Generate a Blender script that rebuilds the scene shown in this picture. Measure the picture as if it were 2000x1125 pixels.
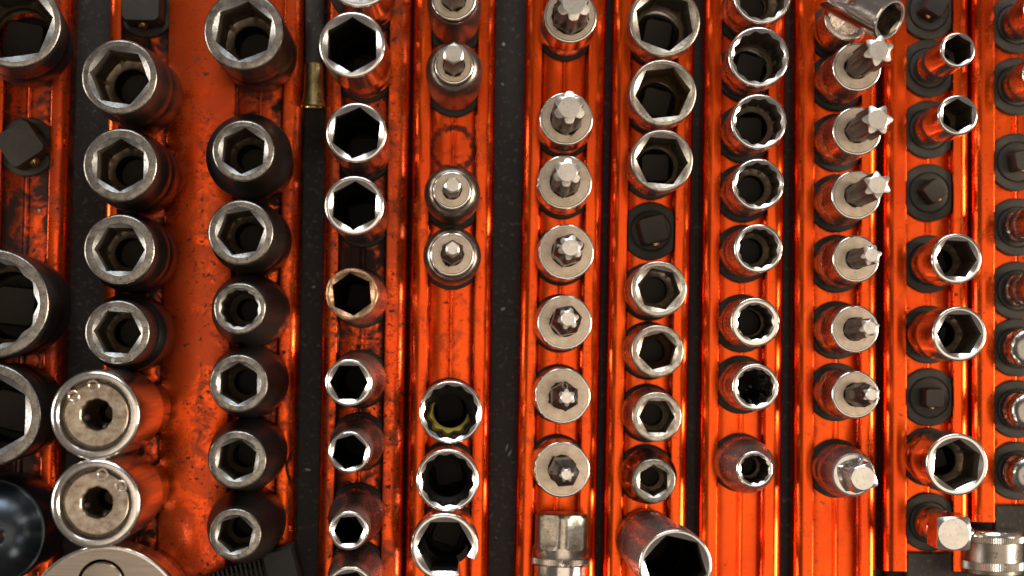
import bpy, math, random
from mathutils import Vector, Matrix, Quaternion

# ---------------------------------------------------------------- camera, world, lamps, exposure
CAM_LOC = [-17.266, -18.045, 550.0]   # mm
CAM_ROT = [[0.999444, -0.01133, -0.031361], [0.010301, 0.99941, -0.032775], [0.031713, 0.032434, 0.998971]]
LENS = 62.370

MM = 0.001
scene = bpy.context.scene
col = scene.collection
for o in list(bpy.data.objects):
    bpy.data.objects.remove(o)

cam_d = bpy.data.cameras.new('camera')
cam = bpy.data.objects.new('camera', cam_d)
col.objects.link(cam)
cam.matrix_world = Matrix.Translation(Vector(CAM_LOC) * MM) @ Matrix(CAM_ROT).to_4x4()
cam_d.sensor_width = 36.0
cam_d.lens = LENS
cam_d.clip_start = 0.02
cam_d.clip_end = 20.0
cam_d.dof.use_dof = True
cam_d.dof.focus_distance = (CAM_LOC[2] - 34.0) * MM
cam_d.dof.aperture_fstop = 8.0
scene.camera = cam

world = bpy.data.worlds.new('World')
scene.world = world
world.use_nodes = True
bg = world.node_tree.nodes['Background']
bg.inputs['Color'].default_value = (0.62, 0.52, 0.45, 1)
bg.inputs['Strength'].default_value = 0.19


def area_lamp(name, loc, aim, sx, sy, power, color):
    d = bpy.data.lights.new(name, 'AREA')
    d.shape = 'RECTANGLE'
    d.size, d.size_y = sx, sy
    d.energy = power
    d.color = color
    o = bpy.data.objects.new(name, d)
    o.location = loc
    o.rotation_euler = (Vector(aim) - Vector(loc)).to_track_quat('-Z', 'Y').to_euler()
    col.objects.link(o)
    o['kind'] = 'helper'
    return o


area_lamp('window_lamp_left', (-1.35, 0.02, 0.56), (0, 0, 0), 0.55, 0.45, 10, (1.0, 0.92, 0.82))
area_lamp('window_lamp_right', (1.35, -0.10, 0.60), (0, 0, 0), 0.55, 0.45, 22, (1.0, 0.87, 0.70))
area_lamp('window_lamp_back', (-0.05, 1.35, 1.0), (0, 0, 0), 1.1, 0.6, 13, (0.90, 0.95, 1.0))
area_lamp('ceiling_lamp', (0.45, -0.36, 2.0), (0.45, -0.36, 0), 1.8, 1.3, 7.4, (1.0, 0.83, 0.64))

scene.cycles.max_bounces = 7
scene.cycles.glossy_bounces = 4
scene.cycles.diffuse_bounces = 3
scene.cycles.caustics_reflective = False
scene.cycles.caustics_refractive = False

scene.view_settings.view_transform = 'Standard'
scene.view_settings.look = 'None'
scene.view_settings.exposure = 0.25
scene.view_settings.gamma = 1.0
scene.view_settings.use_curve_mapping = False

random.seed(7)

# ---------------------------------------------------------------- measured layout, all in millimetres
RAILS = [
    {'mid': [-150.09, 4.42], 'yaw': -0.00992, 'xs': [-12.93, -7.15, 7.3, 12.78], 'y0': -145.0, 'y1': 150.0},
    {'mid': [-96.24, 5.05], 'yaw': -0.00456, 'xs': [-29.16, -25.25, -10.89, 10.03, 24.68, 30.59], 'y0': -145.0, 'y1': 150.0},
    {'mid': [-45.95, 5.64], 'yaw': -0.00394, 'xs': [-12.67, -7.69, 6.86, 13.51], 'y0': -145.0, 'y1': 150.0},
    {'mid': [-18.84, 5.96], 'yaw': -0.00323, 'xs': [-12.89, -7.1, 7.18, 12.82], 'y0': -145.0, 'y1': 150.0},
    {'mid': [15.03, 6.35], 'yaw': -0.01059, 'xs': [-12.62, -7.13, 7.12, 12.62], 'y0': -145.0, 'y1': 150.0},
    {'mid': [42.61, 6.68], 'yaw': -0.01058, 'xs': [-12.96, -7.21, 7.41, 12.76], 'y0': -145.0, 'y1': 150.0},
    {'mid': [71.56, 7.01], 'yaw': -0.00462, 'xs': [-12.82, -7.3, 7.21, 12.91], 'y0': -145.0, 'y1': 150.0},
    {'mid': [100.77, 7.35], 'yaw': 0.00135, 'xs': [-13.17, -7.14, 7.5, 12.81], 'y0': -145.0, 'y1': 150.0},
    {'mid': [129.41, 7.69], 'yaw': 0.00301, 'xs': [-13.9, -6.88, 7.72, 13.06], 'y0': -94.0, 'y1': 150.0},
    {'mid': [157.2, 8.01], 'yaw': 0.00171, 'xs': [-13.92, -7.05, 7.61, 13.36], 'y0': -79.0, 'y1': 150.0},
]
ITEMS = [
    {'row': 1, 'kind': 'impact', 'b': [-149.38, 72.87], 't': [0.1286, 0.0], 'h': 40, 'rt': 13.18, 'rb': 13.2, 'rc': 10.98, 'rot': 10, 'post': 12, 'wide': 1, 'lab': 'large dark socket cut off by the top left corner', 'clip': 5.9, 'n': 0},
    {'row': 1, 'kind': 'post', 'b': [-149.67, 41.71], 't': [0.0916, 0.0565], 'h': 11, 'rt': 5.73, 'rb': None, 'rot': 36, 'lab': 'empty black square post clip between large sockets in the far-left row', 'clip': 5.9, 'n': 1},
    {'row': 1, 'kind': 'impact', 'b': [-150.13, -7.45], 't': [0.0308, 0.0], 'h': 38, 'rt': 15.58, 'rb': 15.2, 'rc': 12.64, 'rot': 30, 'pts': 12, 'soft': 0.8, 'wide': 1, 'lab': 'largest dark socket at the left edge, bright steel rim, halfway down', 'clip': 5.9, 'n': 2},
    {'row': 1, 'kind': 'impact', 'b': [-150.42, -39.04], 't': [0.0207, 0.0], 'h': 38, 'rt': 14.7, 'rb': 14.4, 'rc': 11.61, 'rot': 30, 'wide': 1, 'lab': 'large dark socket at the left edge, third largest ring, beside upper extractor', 'clip': 5.9, 'n': 3},
    {'row': 1, 'kind': 'dome', 'b': [-150.74, -73.28], 't': [0.1154, 0.0], 'h': 36, 'rt': 16.09, 'rb': 15.5, 'lab': 'polished blue-black tapered adapter in the bottom left corner', 'n': 4},
    {'row': 2, 'kind': 'post', 'b': [-113.82, 84.99], 't': [-0.0146, 0.1421], 'h': 13, 'rt': 5.71, 'rb': None, 'rot': 0, 'lab': 'empty black square post clip at the top of the second row', 'clip': 5.9, 'n': 0},
    {'row': 2, 'kind': 'impact', 'b': [-113.99, 57.79], 't': [-0.0074, 0.0], 'h': 39, 'rt': 10.86, 'rb': 11.9, 'rc': 8.51, 'rot': -8, 'lab': 'dark impact socket with widest worn rim, topmost socket of the second row', 'clip': 5.9, 'n': 1},
    {'row': 2, 'kind': 'impact', 'b': [-114.14, 32.54], 't': [0.0134, 0.0], 'h': 39, 'rt': 10.56, 'rb': 11.8, 'rc': 7.63, 'rot': 30, 'lab': 'dark impact socket with pointed-up hex opening, second socket of the second row', 'clip': 5.9, 'n': 2},
    {'row': 2, 'kind': 'impact', 'b': [-114.29, 8.39], 't': [0.0225, 0.0], 'h': 39, 'rt': 10.12, 'rb': 11.7, 'rc': 7.19, 'rot': 0, 'lab': 'dark impact socket with flat-topped hex opening, third socket of the second row', 'clip': 5.9, 'n': 3},
    {'row': 2, 'kind': 'impact', 'b': [-114.44, -15.25], 't': [0.0219, 0.0], 'h': 39, 'rt': 9.24, 'rb': 11.5, 'rc': 6.75, 'rot': -3, 'step': 1, 'lab': 'dark stepped impact socket with a pale dot on its rim, second row', 'clip': 5.9, 'n': 4},
    {'row': 2, 'kind': 'extractor', 'b': [-114.58, -38.09], 't': [-0.0195, 0.0], 'h': 58, 'rt': 12.29, 'rb': 10.6, 'pins': (97, 142), 'lab': 'upper chrome stud extractor with round recessed face and two pins', 'n': 5},
    {'row': 2, 'kind': 'extractor', 'b': [-114.73, -62.23], 't': [-0.0071, 0.0], 'h': 58, 'rt': 12.29, 'rb': 10.6, 'pins': (80, 35), 'lab': 'lower chrome stud extractor with recessed face, above the brushed disc', 'n': 6},
    {'row': 3, 'kind': 'impact', 'b': [-78.57, 70.71], 't': [0.0027, 0.0], 'h': 44, 'rt': 11.33, 'rb': 11.4, 'rc': 8.57, 'rot': 22, 'lab': 'dark impact socket cut by the top edge, largest of the third row', 'clip': 5.9, 'n': 0},
    {'row': 3, 'kind': 'impact_cone', 'b': [-78.73, 36.73], 't': [0.01, 0.0], 'h': 42, 'rt': 8.9, 'rb': 12.6, 'rc': 6.71, 'rot': 26, 'lab': 'black flared impact socket with a broad smooth collar, third row', 'clip': 5.9, 'n': 1},
    {'row': 3, 'kind': 'impact', 'b': [-78.85, 13.45], 't': [0.0039, 0.0], 'h': 42, 'rt': 9.33, 'rb': 11.0, 'rc': 6.86, 'rot': 10, 'lab': 'black impact socket below the flared one in the third row', 'clip': 5.9, 'n': 2},
    {'row': 3, 'kind': 'impact_cone', 'b': [-78.96, -8.15], 't': [0.0074, 0.0], 'h': 42, 'rt': 7.44, 'rb': 10.9, 'rc': 5.54, 'rbore': 3.35, 'rot': 12, 'pts': 12, 'soft': 0.9, 'lab': 'black tapered impact socket with small round twelve-point opening, third row', 'clip': 5.9, 'n': 3},
    {'row': 3, 'kind': 'impact_cone', 'b': [-79.06, -29.41], 't': [0.0108, 0.0], 'h': 42, 'rt': 8.31, 'rb': 10.9, 'rc': 5.98, 'rot': 30, 'lab': 'black impact socket with upright hex opening, fifth in the third row', 'clip': 5.9, 'n': 4},
    {'row': 3, 'kind': 'impact_cone', 'b': [-79.17, -50.96], 't': [0.0109, 0.0], 'h': 42, 'rt': 8.31, 'rb': 10.9, 'rc': 5.83, 'rot': 22, 'lab': 'black impact socket beside the curled wire, sixth in the third row', 'clip': 5.9, 'n': 5},
    {'row': 3, 'kind': 'impact_cone', 'b': [-79.28, -72.03], 't': [0.0074, 0.0], 'h': 42, 'rt': 7.44, 'rb': 10.9, 'rc': 5.25, 'rot': 17, 'lab': 'black impact socket above the ribbed block, lowest of the third row', 'clip': 5.9, 'n': 6},
    {'row': 4, 'kind': 'deep', 'b': [-46.03, 86.41], 't': [0.0115, 0.0], 'h': 52, 'rt': 10.01, 'rb': 8.4, 'rc': 8.58, 'rot': 0, 'lab': 'chrome socket mostly cut off by the top edge in the fourth row', 'clip': 4.4, 'n': 0},
    {'row': 4, 'kind': 'deep', 'b': [-46.11, 65.89], 't': [-0.0215, 0.0], 'h': 52, 'rt': 9.36, 'rb': 8.2, 'rc': 7.86, 'rot': 30, 'lab': 'tall chrome hex socket beside the brass ferrule', 'clip': 4.4, 'n': 1},
    {'row': 4, 'kind': 'deep', 'b': [-46.22, 41.41], 't': [0.0082, 0.0], 'h': 50, 'rt': 8.54, 'rb': 8.1, 'rc': 7.32, 'rot': 23, 'lab': 'chrome deep hex socket, next below the tallest in the fourth row', 'clip': 4.4, 'n': 2},
    {'row': 4, 'kind': 'deep', 'b': [-46.3, 20.96], 't': [0.0039, 0.0], 'h': 50, 'rt': 8.4, 'rb': 8.0, 'rc': 6.89, 'rot': 28, 'lab': 'chrome deep hex socket directly above the rusty one', 'clip': 4.4, 'n': 3},
    {'row': 4, 'kind': 'deep', 'b': [-46.41, -3.84], 't': [-0.007, 0.0], 'h': 46, 'rt': 7.45, 'rb': 8.1, 'rc': 6.08, 'rot': 36, 'rust': 1, 'lab': 'rusty brown-rimmed chrome deep hex socket in the fourth row', 'clip': 4.4, 'n': 4},
    {'row': 4, 'kind': 'deep', 'b': [-46.52, -28.65], 't': [-0.0102, 0.0], 'h': 50, 'rt': 6.68, 'rb': 8.1, 'rc': 5.45, 'rot': 0, 'lab': 'chrome deep hex socket directly below the rusty one', 'clip': 4.4, 'n': 5},
    {'row': 4, 'kind': 'deep', 'b': [-46.6, -47.93], 't': [0.0017, 0.0], 'h': 52, 'rt': 5.86, 'rb': 7.9, 'rc': 5.0, 'rot': 17, 'lab': 'narrow chrome deep hex socket on a wide base, seventh in the fourth row', 'clip': 4.4, 'n': 6},
    {'row': 4, 'kind': 'deep', 'b': [-46.69, -69.61], 't': [0.0063, 0.0], 'h': 52, 'rt': 5.5, 'rb': 8.1, 'rc': 4.29, 'rot': 3, 'lab': 'narrowest chrome deep hex socket, lower part of the fourth row', 'clip': 4.4, 'n': 7},
    {'row': 4, 'kind': 'deep', 'b': [-46.76, -86.98], 't': [0.0141, 0.0], 'h': 48, 'rt': 7.06, 'rb': 8.0, 'rc': 5.77, 'rot': 10, 'lab': 'chrome socket cut off by the bottom edge in the fourth row', 'clip': 4.4, 'n': 8},
    {'row': 5, 'kind': 'hexbit', 'b': [-18.56, 81.45], 't': [-0.01, 0.0], 'h': 42, 'rt': 6.56, 'rb': 7.9, 'rs': 3.79, 'rtip': 3.64, 'tip': 62, 'rot': 20, 'lab': 'hex bit socket cut off by the top edge in the fifth row', 'clip': 4.4, 'n': 0},
    {'row': 5, 'kind': 'hexbit', 'b': [-18.62, 61.84], 't': [-0.0013, 0.0], 'h': 44, 'rt': 5.59, 'rb': 8.3, 'rs': 3.27, 'rtip': 3.08, 'tip': 62, 'rot': 28, 'lab': 'bit socket with the longest plain hexagonal bit, fifth row', 'clip': 4.4, 'bt': [-0.0021, 0.0219], 'n': 1},
    {'row': 5, 'kind': 'hexbit', 'b': [-18.74, 26.37], 't': [-0.0014, 0.0], 'h': 40, 'rt': 5.56, 'rb': 8.2, 'rs': 2.64, 'rtip': 2.44, 'tip': 50, 'rot': 10, 'worn': 1, 'lab': 'bit socket with a worn stubby hex bit, fifth row', 'clip': 4.4, 'bt': [0.017, 0.0708], 'n': 2},
    {'row': 5, 'kind': 'hexbit', 'b': [-18.8, 8.22], 't': [0.0076, 0.0], 'h': 36, 'rt': 6.42, 'rb': 8.5, 'rs': 3.39, 'rtip': 2.14, 'tip': 52, 'rot': 30, 'lab': 'bit socket with a thin stepped hex bit, fifth row', 'clip': 4.4, 'bt': [-0.0016, 0.0514], 'n': 3},
    {'row': 5, 'kind': 'band', 'b': [-18.94, -37.04], 't': [0.0108, 0.0], 'h': 40, 'rt': 9.08, 'rb': 8.0, 'rc': 8.05, 'rbore': 4.83, 'pts': 12, 'rot': 8, 'grease': 1, 'lab': 'chrome twelve-point socket with yellow grease inside', 'clip': 4.4, 'n': 4},
    {'row': 5, 'kind': 'band', 'b': [-19.01, -56.27], 't': [-0.0036, 0.0], 'h': 42, 'rt': 8.97, 'rb': 7.9, 'rc': 7.73, 'rbore': 5.54, 'pts': 12, 'rot': 20, 'lab': 'chrome twelve-point socket between the greasy and the slotted socket', 'clip': 4.4, 'n': 5},
    {'row': 5, 'kind': 'slotted', 'b': [-19.07, -74.86], 't': [-0.0167, 0.0], 'h': 44, 'rt': 9.59, 'rb': 8.4, 'rc': 7.99, 'rot': 0, 'lab': 'chrome hex socket with a slot cut open through its wall', 'clip': 4.4, 'n': 6},
    {'row': 6, 'kind': 'starbit', 'b': [15.75, 79.88], 't': [-0.0054, 0.0], 'h': 25, 'rt': 7.99, 'rb': 8.3, 'rs': 5.73, 'rtip': 4.92, 'tip': 46, 'rot': 30, 'lab': 'star bit socket cut by the top edge, biggest star tip of the sixth row', 'clip': 4.4, 'bt': [-0.0103, -0.0053], 'n': 0},
    {'row': 6, 'kind': 'starbit', 'b': [15.45, 49.38], 't': [-0.0306, 0.0], 'h': 25, 'rt': 7.99, 'rb': 8.3, 'rs': 4.98, 'rtip': 4.63, 'tip': 46, 'rot': 30, 'lab': 'second largest star bit socket of the sixth row', 'clip': 4.4, 'bt': [0.0131, 0.0316], 'n': 1},
    {'row': 6, 'kind': 'starbit', 'b': [15.26, 30.54], 't': [-0.0342, 0.0], 'h': 25, 'rt': 8.14, 'rb': 8.3, 'rs': 4.67, 'rtip': 4.05, 'tip': 46, 'rot': 25, 'worn': 1, 'lab': 'star bit socket with a nicked left rim, third of the sixth row', 'clip': 4.4, 'bt': [0.007, 0.0462], 'n': 2},
    {'row': 6, 'kind': 'starbit', 'b': [15.06, 9.94], 't': [-0.0001, 0.0], 'h': 25, 'rt': 8.29, 'rb': 8.3, 'rs': 4.67, 'rtip': 3.62, 'tip': 46, 'rot': 18, 'lab': 'medium star bit socket, fourth of the sixth row', 'clip': 4.4, 'bt': [-0.0002, 0.0094], 'n': 3},
    {'row': 6, 'kind': 'starbit', 'b': [14.85, -10.85], 't': [-0.0022, 0.0], 'h': 25, 'rt': 8.14, 'rb': 8.3, 'rs': 4.52, 'rtip': 3.04, 'tip': 46, 'rot': 12, 'lab': 'smallish star bit socket, fifth of the sixth row', 'clip': 4.4, 'bt': [-0.0113, 0.0351], 'n': 4},
    {'row': 6, 'kind': 'starbit', 'b': [14.63, -32.49], 't': [-0.0097, 0.0], 'h': 25, 'rt': 8.29, 'rb': 8.3, 'rs': 4.22, 'rtip': 2.46, 'tip': 46, 'rot': 32, 'lab': 'small star bit socket, second smallest tip of the sixth row', 'clip': 4.4, 'bt': [0.0048, 0.0036], 'n': 5},
    {'row': 6, 'kind': 'starbit', 'b': [14.42, -54.14], 't': [0.001, 0.0], 'h': 25, 'rt': 8.29, 'rb': 8.3, 'rs': 4.37, 'rtip': 2.1, 'tip': 46, 'rot': 5, 'lab': 'star bit socket with the smallest star tip, above the lying hex adapter', 'clip': 4.4, 'bt': [-0.0025, -0.0036], 'n': 6},
    {'row': 7, 'kind': 'plain', 'b': [43.54, 78.21], 't': [-0.012, 0.0], 'h': 29, 'rt': 10.62, 'rb': 8.6, 'rc': 8.98, 'rot': 40, 'post': 11, 'wide': 1, 'lab': 'worn hex socket cut by the top edge, widest of the seventh row', 'clip': 4.4, 'n': 0},
    {'row': 7, 'kind': 'plain', 'b': [43.29, 56.99], 't': [-0.0136, 0.0], 'h': 29, 'rt': 9.95, 'rb': 8.4, 'rc': 8.23, 'rot': 7, 'post': 11, 'wide': 1, 'lab': 'worn hex socket with rust-brown inside, second of the seventh row', 'clip': 4.4, 'n': 1},
    {'row': 7, 'kind': 'plain', 'b': [43.06, 36.96], 't': [-0.0108, 0.0], 'h': 29, 'rt': 9.28, 'rb': 8.2, 'rc': 7.78, 'rot': -4, 'post': 11, 'wide': 1, 'lab': 'worn hex socket directly above the empty post in the seventh row', 'clip': 4.4, 'n': 2},
    {'row': 7, 'kind': 'post', 'b': [42.84, 18.1], 't': [-0.0461, 0.0059], 'h': 11, 'rt': 4.02, 'rb': None, 'rot': 16, 'lab': 'empty black square post clip in the middle of the seventh row', 'clip': 4.2, 'n': 3},
    {'row': 7, 'kind': 'plain', 'b': [42.62, -0.74], 't': [-0.0135, 0.0], 'h': 28, 'rt': 8.32, 'rb': 8.1, 'rc': 6.45, 'rot': -11, 'lab': 'worn hex socket directly below the empty post in the seventh row', 'clip': 4.4, 'n': 4},
    {'row': 7, 'kind': 'plain', 'b': [42.41, -19.01], 't': [-0.0144, 0.0], 'h': 28, 'rt': 7.79, 'rb': 8.2, 'rc': 5.7, 'rot': 15, 'lab': 'pitted hex socket, second below the empty post in the seventh row', 'clip': 4.4, 'n': 5},
    {'row': 7, 'kind': 'plain', 'b': [42.18, -38.29], 't': [-0.0092, 0.0], 'h': 28, 'rt': 7.42, 'rb': 8.1, 'rc': 5.32, 'rot': 0, 'lab': 'small thick-walled hex socket with matt rim, third below the empty post', 'clip': 4.4, 'n': 6},
    {'row': 7, 'kind': 'plain', 'b': [41.96, -57.0], 't': [-0.0286, 0.0], 'h': 28, 'rt': 6.52, 'rb': 8.2, 'rc': 4.65, 'rot': 30, 'dark': 1, 'lab': 'smallest dark chrome hex socket, above the big leaning socket', 'clip': 4.4, 'n': 7},
    {'row': 7, 'kind': 'bigdeep', 'b': [41.73, -76.9], 't': [0.0591, -0.0417], 'h': 52, 'rt': 10.44, 'rb': 9.2, 'rc': 9.15, 'rot': 47, 'lab': 'big chrome hex socket leaning right with knurled band, bottom edge', 'clip': 4.4, 'n': 8},
    {'row': 8, 'kind': 'band', 'b': [71.94, 86.23], 't': [0.0001, 0.0], 'h': 30, 'rt': 8.66, 'rb': 7.7, 'rc': 7.47, 'pts': 12, 'rot': 0, 'post': 11, 'lab': 'twelve-point socket cut off by the top edge in the eighth row', 'clip': 4.4, 'n': 0},
    {'row': 8, 'kind': 'band', 'b': [71.84, 67.86], 't': [-0.0285, 0.0], 'h': 30, 'rt': 9.03, 'rb': 7.7, 'rc': 7.76, 'pts': 12, 'rot': 8, 'post': 11, 'wide': 1, 'lab': 'widest twelve-point socket with square post visible inside, eighth row', 'clip': 4.4, 'n': 1},
    {'row': 8, 'kind': 'band', 'b': [71.74, 48.72], 't': [-0.0214, 0.0], 'h': 30, 'rt': 8.29, 'rb': 7.5, 'rc': 7.09, 'rbore': 4.93, 'pts': 12, 'rot': 14, 'lab': 'twelve-point socket, third from the top of the eighth row', 'clip': 4.4, 'n': 2},
    {'row': 8, 'kind': 'band', 'b': [71.64, 30.23], 't': [-0.0197, 0.0], 'h': 30, 'rt': 7.69, 'rb': 7.4, 'rc': 6.57, 'rbore': 4.18, 'pts': 12, 'rot': 3, 'lab': 'twelve-point socket, fourth from the top of the eighth row', 'clip': 4.4, 'n': 3},
    {'row': 8, 'kind': 'band', 'b': [71.54, 11.4], 't': [-0.0102, 0.0], 'h': 30, 'rt': 7.27, 'rb': 7.4, 'rc': 5.97, 'rbore': 3.88, 'pts': 12, 'rot': 10, 'lab': 'twelve-point socket, fifth from the top of the eighth row', 'clip': 4.4, 'n': 4},
    {'row': 8, 'kind': 'band', 'b': [71.42, -10.24], 't': [-0.0348, 0.0], 'h': 30, 'rt': 7.27, 'rb': 7.5, 'rc': 5.38, 'rbore': 3.88, 'pts': 12, 'rot': 20, 'lab': 'twelve-point socket with a broad matt rim, sixth in the eighth row', 'clip': 4.4, 'n': 5},
    {'row': 8, 'kind': 'band', 'b': [71.32, -29.27], 't': [-0.0248, 0.0], 'h': 30, 'rt': 6.94, 'rb': 7.4, 'rc': 5.52, 'rbore': 3.29, 'pts': 12, 'rot': 5, 'grease': 2, 'lab': 'twelve-point socket clogged with black grease in the eighth row', 'clip': 4.4, 'n': 6},
    {'row': 8, 'kind': 'cone', 'b': [71.19, -53.33], 't': [-0.0213, 0.0], 'h': 30, 'rt': 5.52, 'rb': 8.3, 'rc': 4.33, 'rbore': 2.84, 'pts': 12, 'rot': 12, 'lab': 'cone-shaped twelve-point socket with the smallest opening, lowest in the eighth row', 'clip': 4.4, 'n': 7},
    {'row': 9, 'kind': 'joint', 'b': [100.82, 81.03], 't': [-0.0939, 0.0], 'h': 26, 'rt': 7.07, 'rb': 7.5, 'lab': 'chrome universal joint with a tilted fork at the top of the ninth row', 'clip': 4.4, 'n': 0},
    {'row': 9, 'kind': 'longbit', 'b': [100.85, 65.44], 't': [-0.0166, 0.0], 'h': 29, 'rt': 7.29, 'rb': 7.5, 'rs': 3.74, 'rtip': 4.43, 'tip': 52, 'rot': 20, 'lab': 'long star bit socket touching the universal joint, topmost of the ninth row', 'clip': 4.4, 'bt': [0.0609, 0.0518], 'n': 1},
    {'row': 9, 'kind': 'longbit', 'b': [100.88, 46.46], 't': [-0.0151, 0.0], 'h': 29, 'rt': 7.29, 'rb': 7.5, 'rs': 3.74, 'rtip': 4.43, 'tip': 52, 'rot': 0, 'lab': 'long star bit socket, second of the ninth row', 'clip': 4.4, 'bt': [0.0466, 0.0243], 'n': 2},
    {'row': 9, 'kind': 'longbit', 'b': [100.91, 27.52], 't': [-0.0241, 0.0], 'h': 29, 'rt': 7.33, 'rb': 7.5, 'rs': 3.59, 'rtip': 4.0, 'tip': 52, 'rot': 35, 'lab': 'long star bit socket, third of the ninth row, with slim shank', 'clip': 4.4, 'bt': [0.0654, 0.0416], 'n': 3},
    {'row': 9, 'kind': 'longbit', 'b': [100.94, 8.64], 't': [-0.0227, 0.0], 'h': 29, 'rt': 6.96, 'rb': 7.5, 'rs': 3.14, 'rtip': 3.04, 'tip': 46, 'rot': 10, 'lab': 'star bit socket with deep grooves and shiny tip, fourth of the ninth row', 'clip': 4.4, 'bt': [0.0636, 0.0201], 'n': 4},
    {'row': 9, 'kind': 'longbit', 'b': [100.98, -12.02], 't': [-0.0315, 0.0], 'h': 29, 'rt': 7.03, 'rb': 7.5, 'rs': 3.59, 'rtip': 2.89, 'tip': 46, 'rot': 15, 'lab': 'star bit socket, second smallest star of the ninth row', 'clip': 4.4, 'bt': [0.055, 0.0168], 'n': 5},
    {'row': 9, 'kind': 'longbit', 'b': [101.01, -31.26], 't': [-0.0247, 0.0], 'h': 29, 'rt': 7.03, 'rb': 7.5, 'rs': 3.59, 'rtip': 2.52, 'tip': 48, 'rot': 30, 'lab': 'star bit socket with the smallest star, above the square drive adapter', 'clip': 4.4, 'bt': [0.0435, 0.0276], 'n': 6},
    {'row': 9, 'kind': 'adapter', 'b': [101.05, -54.88], 't': [-0.0227, 0.0], 'h': 26, 'rt': 6.32, 'rb': 7.8, 'rs': 4.51, 'tip': 40, 'rot': 20, 'lab': 'chrome adapter with rotated square drive, lowest of the ninth row', 'clip': 4.4, 'n': 7},
    {'row': 10, 'kind': 'post', 'b': [129.56, 88.31], 't': [-0.1201, -0.0202], 'h': 12, 'rt': 3.24, 'rb': None, 'rot': -30, 'lab': 'empty black post clip cut by the top edge in the tenth row', 'clip': 3.2, 'n': 0},
    {'row': 10, 'kind': 'tube', 'b': [129.62, 70.22], 't': [-0.0185, 0.0], 'h': 34, 'rt': 5.26, 'rb': 5.0, 'rc': 4.45, 'rot': 30, 'lab': 'slimmest tube socket, upper of the two slim ones in the tenth row', 'clip': 3.1, 'n': 1},
    {'row': 10, 'kind': 'tube', 'b': [129.68, 51.0], 't': [-0.0192, 0.0], 'h': 34, 'rt': 6.0, 'rb': 5.4, 'rc': 4.89, 'rot': 30, 'lab': 'slim tube socket, lower of the two slim ones in the tenth row', 'clip': 3.1, 'n': 2},
    {'row': 10, 'kind': 'post', 'b': [129.75, 31.16], 't': [-0.022, -0.0332], 'h': 9, 'rt': 3.11, 'rb': None, 'rot': 40, 'lab': 'empty black post clip below the two slim tube sockets', 'clip': 3.1, 'n': 3},
    {'row': 10, 'kind': 'tube', 'b': [129.82, 8.88], 't': [-0.0314, 0.0], 'h': 34, 'rt': 7.48, 'rb': 6.3, 'rc': 6.07, 'rot': -3, 'lab': 'medium tube hex socket, upper of the middle pair in the tenth row', 'clip': 3.1, 'n': 4},
    {'row': 10, 'kind': 'tube', 'b': [129.9, -13.1], 't': [-0.0083, 0.0], 'h': 34, 'rt': 8.08, 'rb': 7.2, 'rc': 6.59, 'rot': 0, 'lab': 'tube hex socket with wide flats, lower of the middle pair, tenth row', 'clip': 3.1, 'n': 5},
    {'row': 10, 'kind': 'post', 'b': [129.96, -32.59], 't': [-0.0809, 0.0638], 'h': 9, 'rt': 2.95, 'rb': None, 'rot': 0, 'lab': 'empty black square post clip above the widest tube socket, tenth row', 'clip': 3.0, 'n': 6},
    {'row': 10, 'kind': 'tube', 'b': [130.02, -51.1], 't': [-0.0296, 0.0], 'h': 34, 'rt': 9.11, 'rb': 8.2, 'rc': 7.41, 'rot': 24, 'lab': 'widest tube hex socket, near the bottom of the tenth row', 'clip': 3.1, 'n': 7},
    {'row': 10, 'kind': 'adapter', 'b': [130.09, -71.24], 't': [-0.0566, 0.0], 'h': 20, 'rt': 5.18, 'rb': 5.4, 'rs': 6.09, 'tip': 34, 'rot': 0, 'ball': 1, 'lab': 'small chrome adapter with upright square drive and ball, end of tenth row', 'clip': 3.1, 'n': 8},
    {'row': 11, 'kind': 'tube', 'b': [157.34, 84.4], 't': [-0.0642, -0.0307], 'h': 32, 'rt': 6.25, 'rb': 5.4, 'rc': 5.06, 'rot': 20, 'lab': 'tube socket leaning out of frame, top right corner', 'clip': 3.1, 'n': 0},
    {'row': 11, 'kind': 'tube', 'b': [157.38, 64.92], 't': [-0.084, -0.0293], 'h': 32, 'rt': 5.95, 'rb': 5.3, 'rc': 4.91, 'rot': 20, 'lab': 'tube socket at the right edge, second from the top', 'clip': 3.1, 'n': 1},
    {'row': 11, 'kind': 'post', 'b': [157.42, 41.14], 't': [-0.1722, 0.0367], 'h': 10, 'rt': 3.26, 'rb': None, 'rot': 12, 'lab': 'empty black post clip at the right edge', 'clip': 3.1, 'n': 2},
    {'row': 11, 'kind': 'slimbit', 'b': [157.45, 20.76], 't': [-0.0557, 0.0], 'h': 34, 'rt': 3.56, 'rb': 5.2, 'rs': 2.37, 'rtip': 1.45, 'tip': 44, 'rot': 0, 'lab': 'tapered chrome bit holder directly below the empty post, right edge', 'clip': 3.1, 'n': 3},
    {'row': 11, 'kind': 'slimbit', 'b': [157.48, 0.95], 't': [-0.0565, 0.0], 'h': 34, 'rt': 4.45, 'rb': 5.3, 'rs': 2.37, 'rtip': 1.45, 'tip': 44, 'rot': 0, 'lab': 'ringed chrome bit holder at the right edge', 'clip': 3.1, 'n': 4},
    {'row': 11, 'kind': 'knob', 'b': [157.51, -16.87], 't': [-0.0714, 0.0], 'h': 17, 'rt': 6.28, 'rb': 5.6, 'lab': 'round-ended chrome holder at right edge, topmost of the three', 'clip': 3.1, 'n': 5},
    {'row': 11, 'kind': 'knob', 'b': [157.55, -36.0], 't': [-0.0726, 0.0], 'h': 17, 'rt': 5.97, 'rb': 5.6, 'lab': 'round-ended chrome holder at right edge, middle of the three', 'clip': 3.1, 'n': 6},
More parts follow.
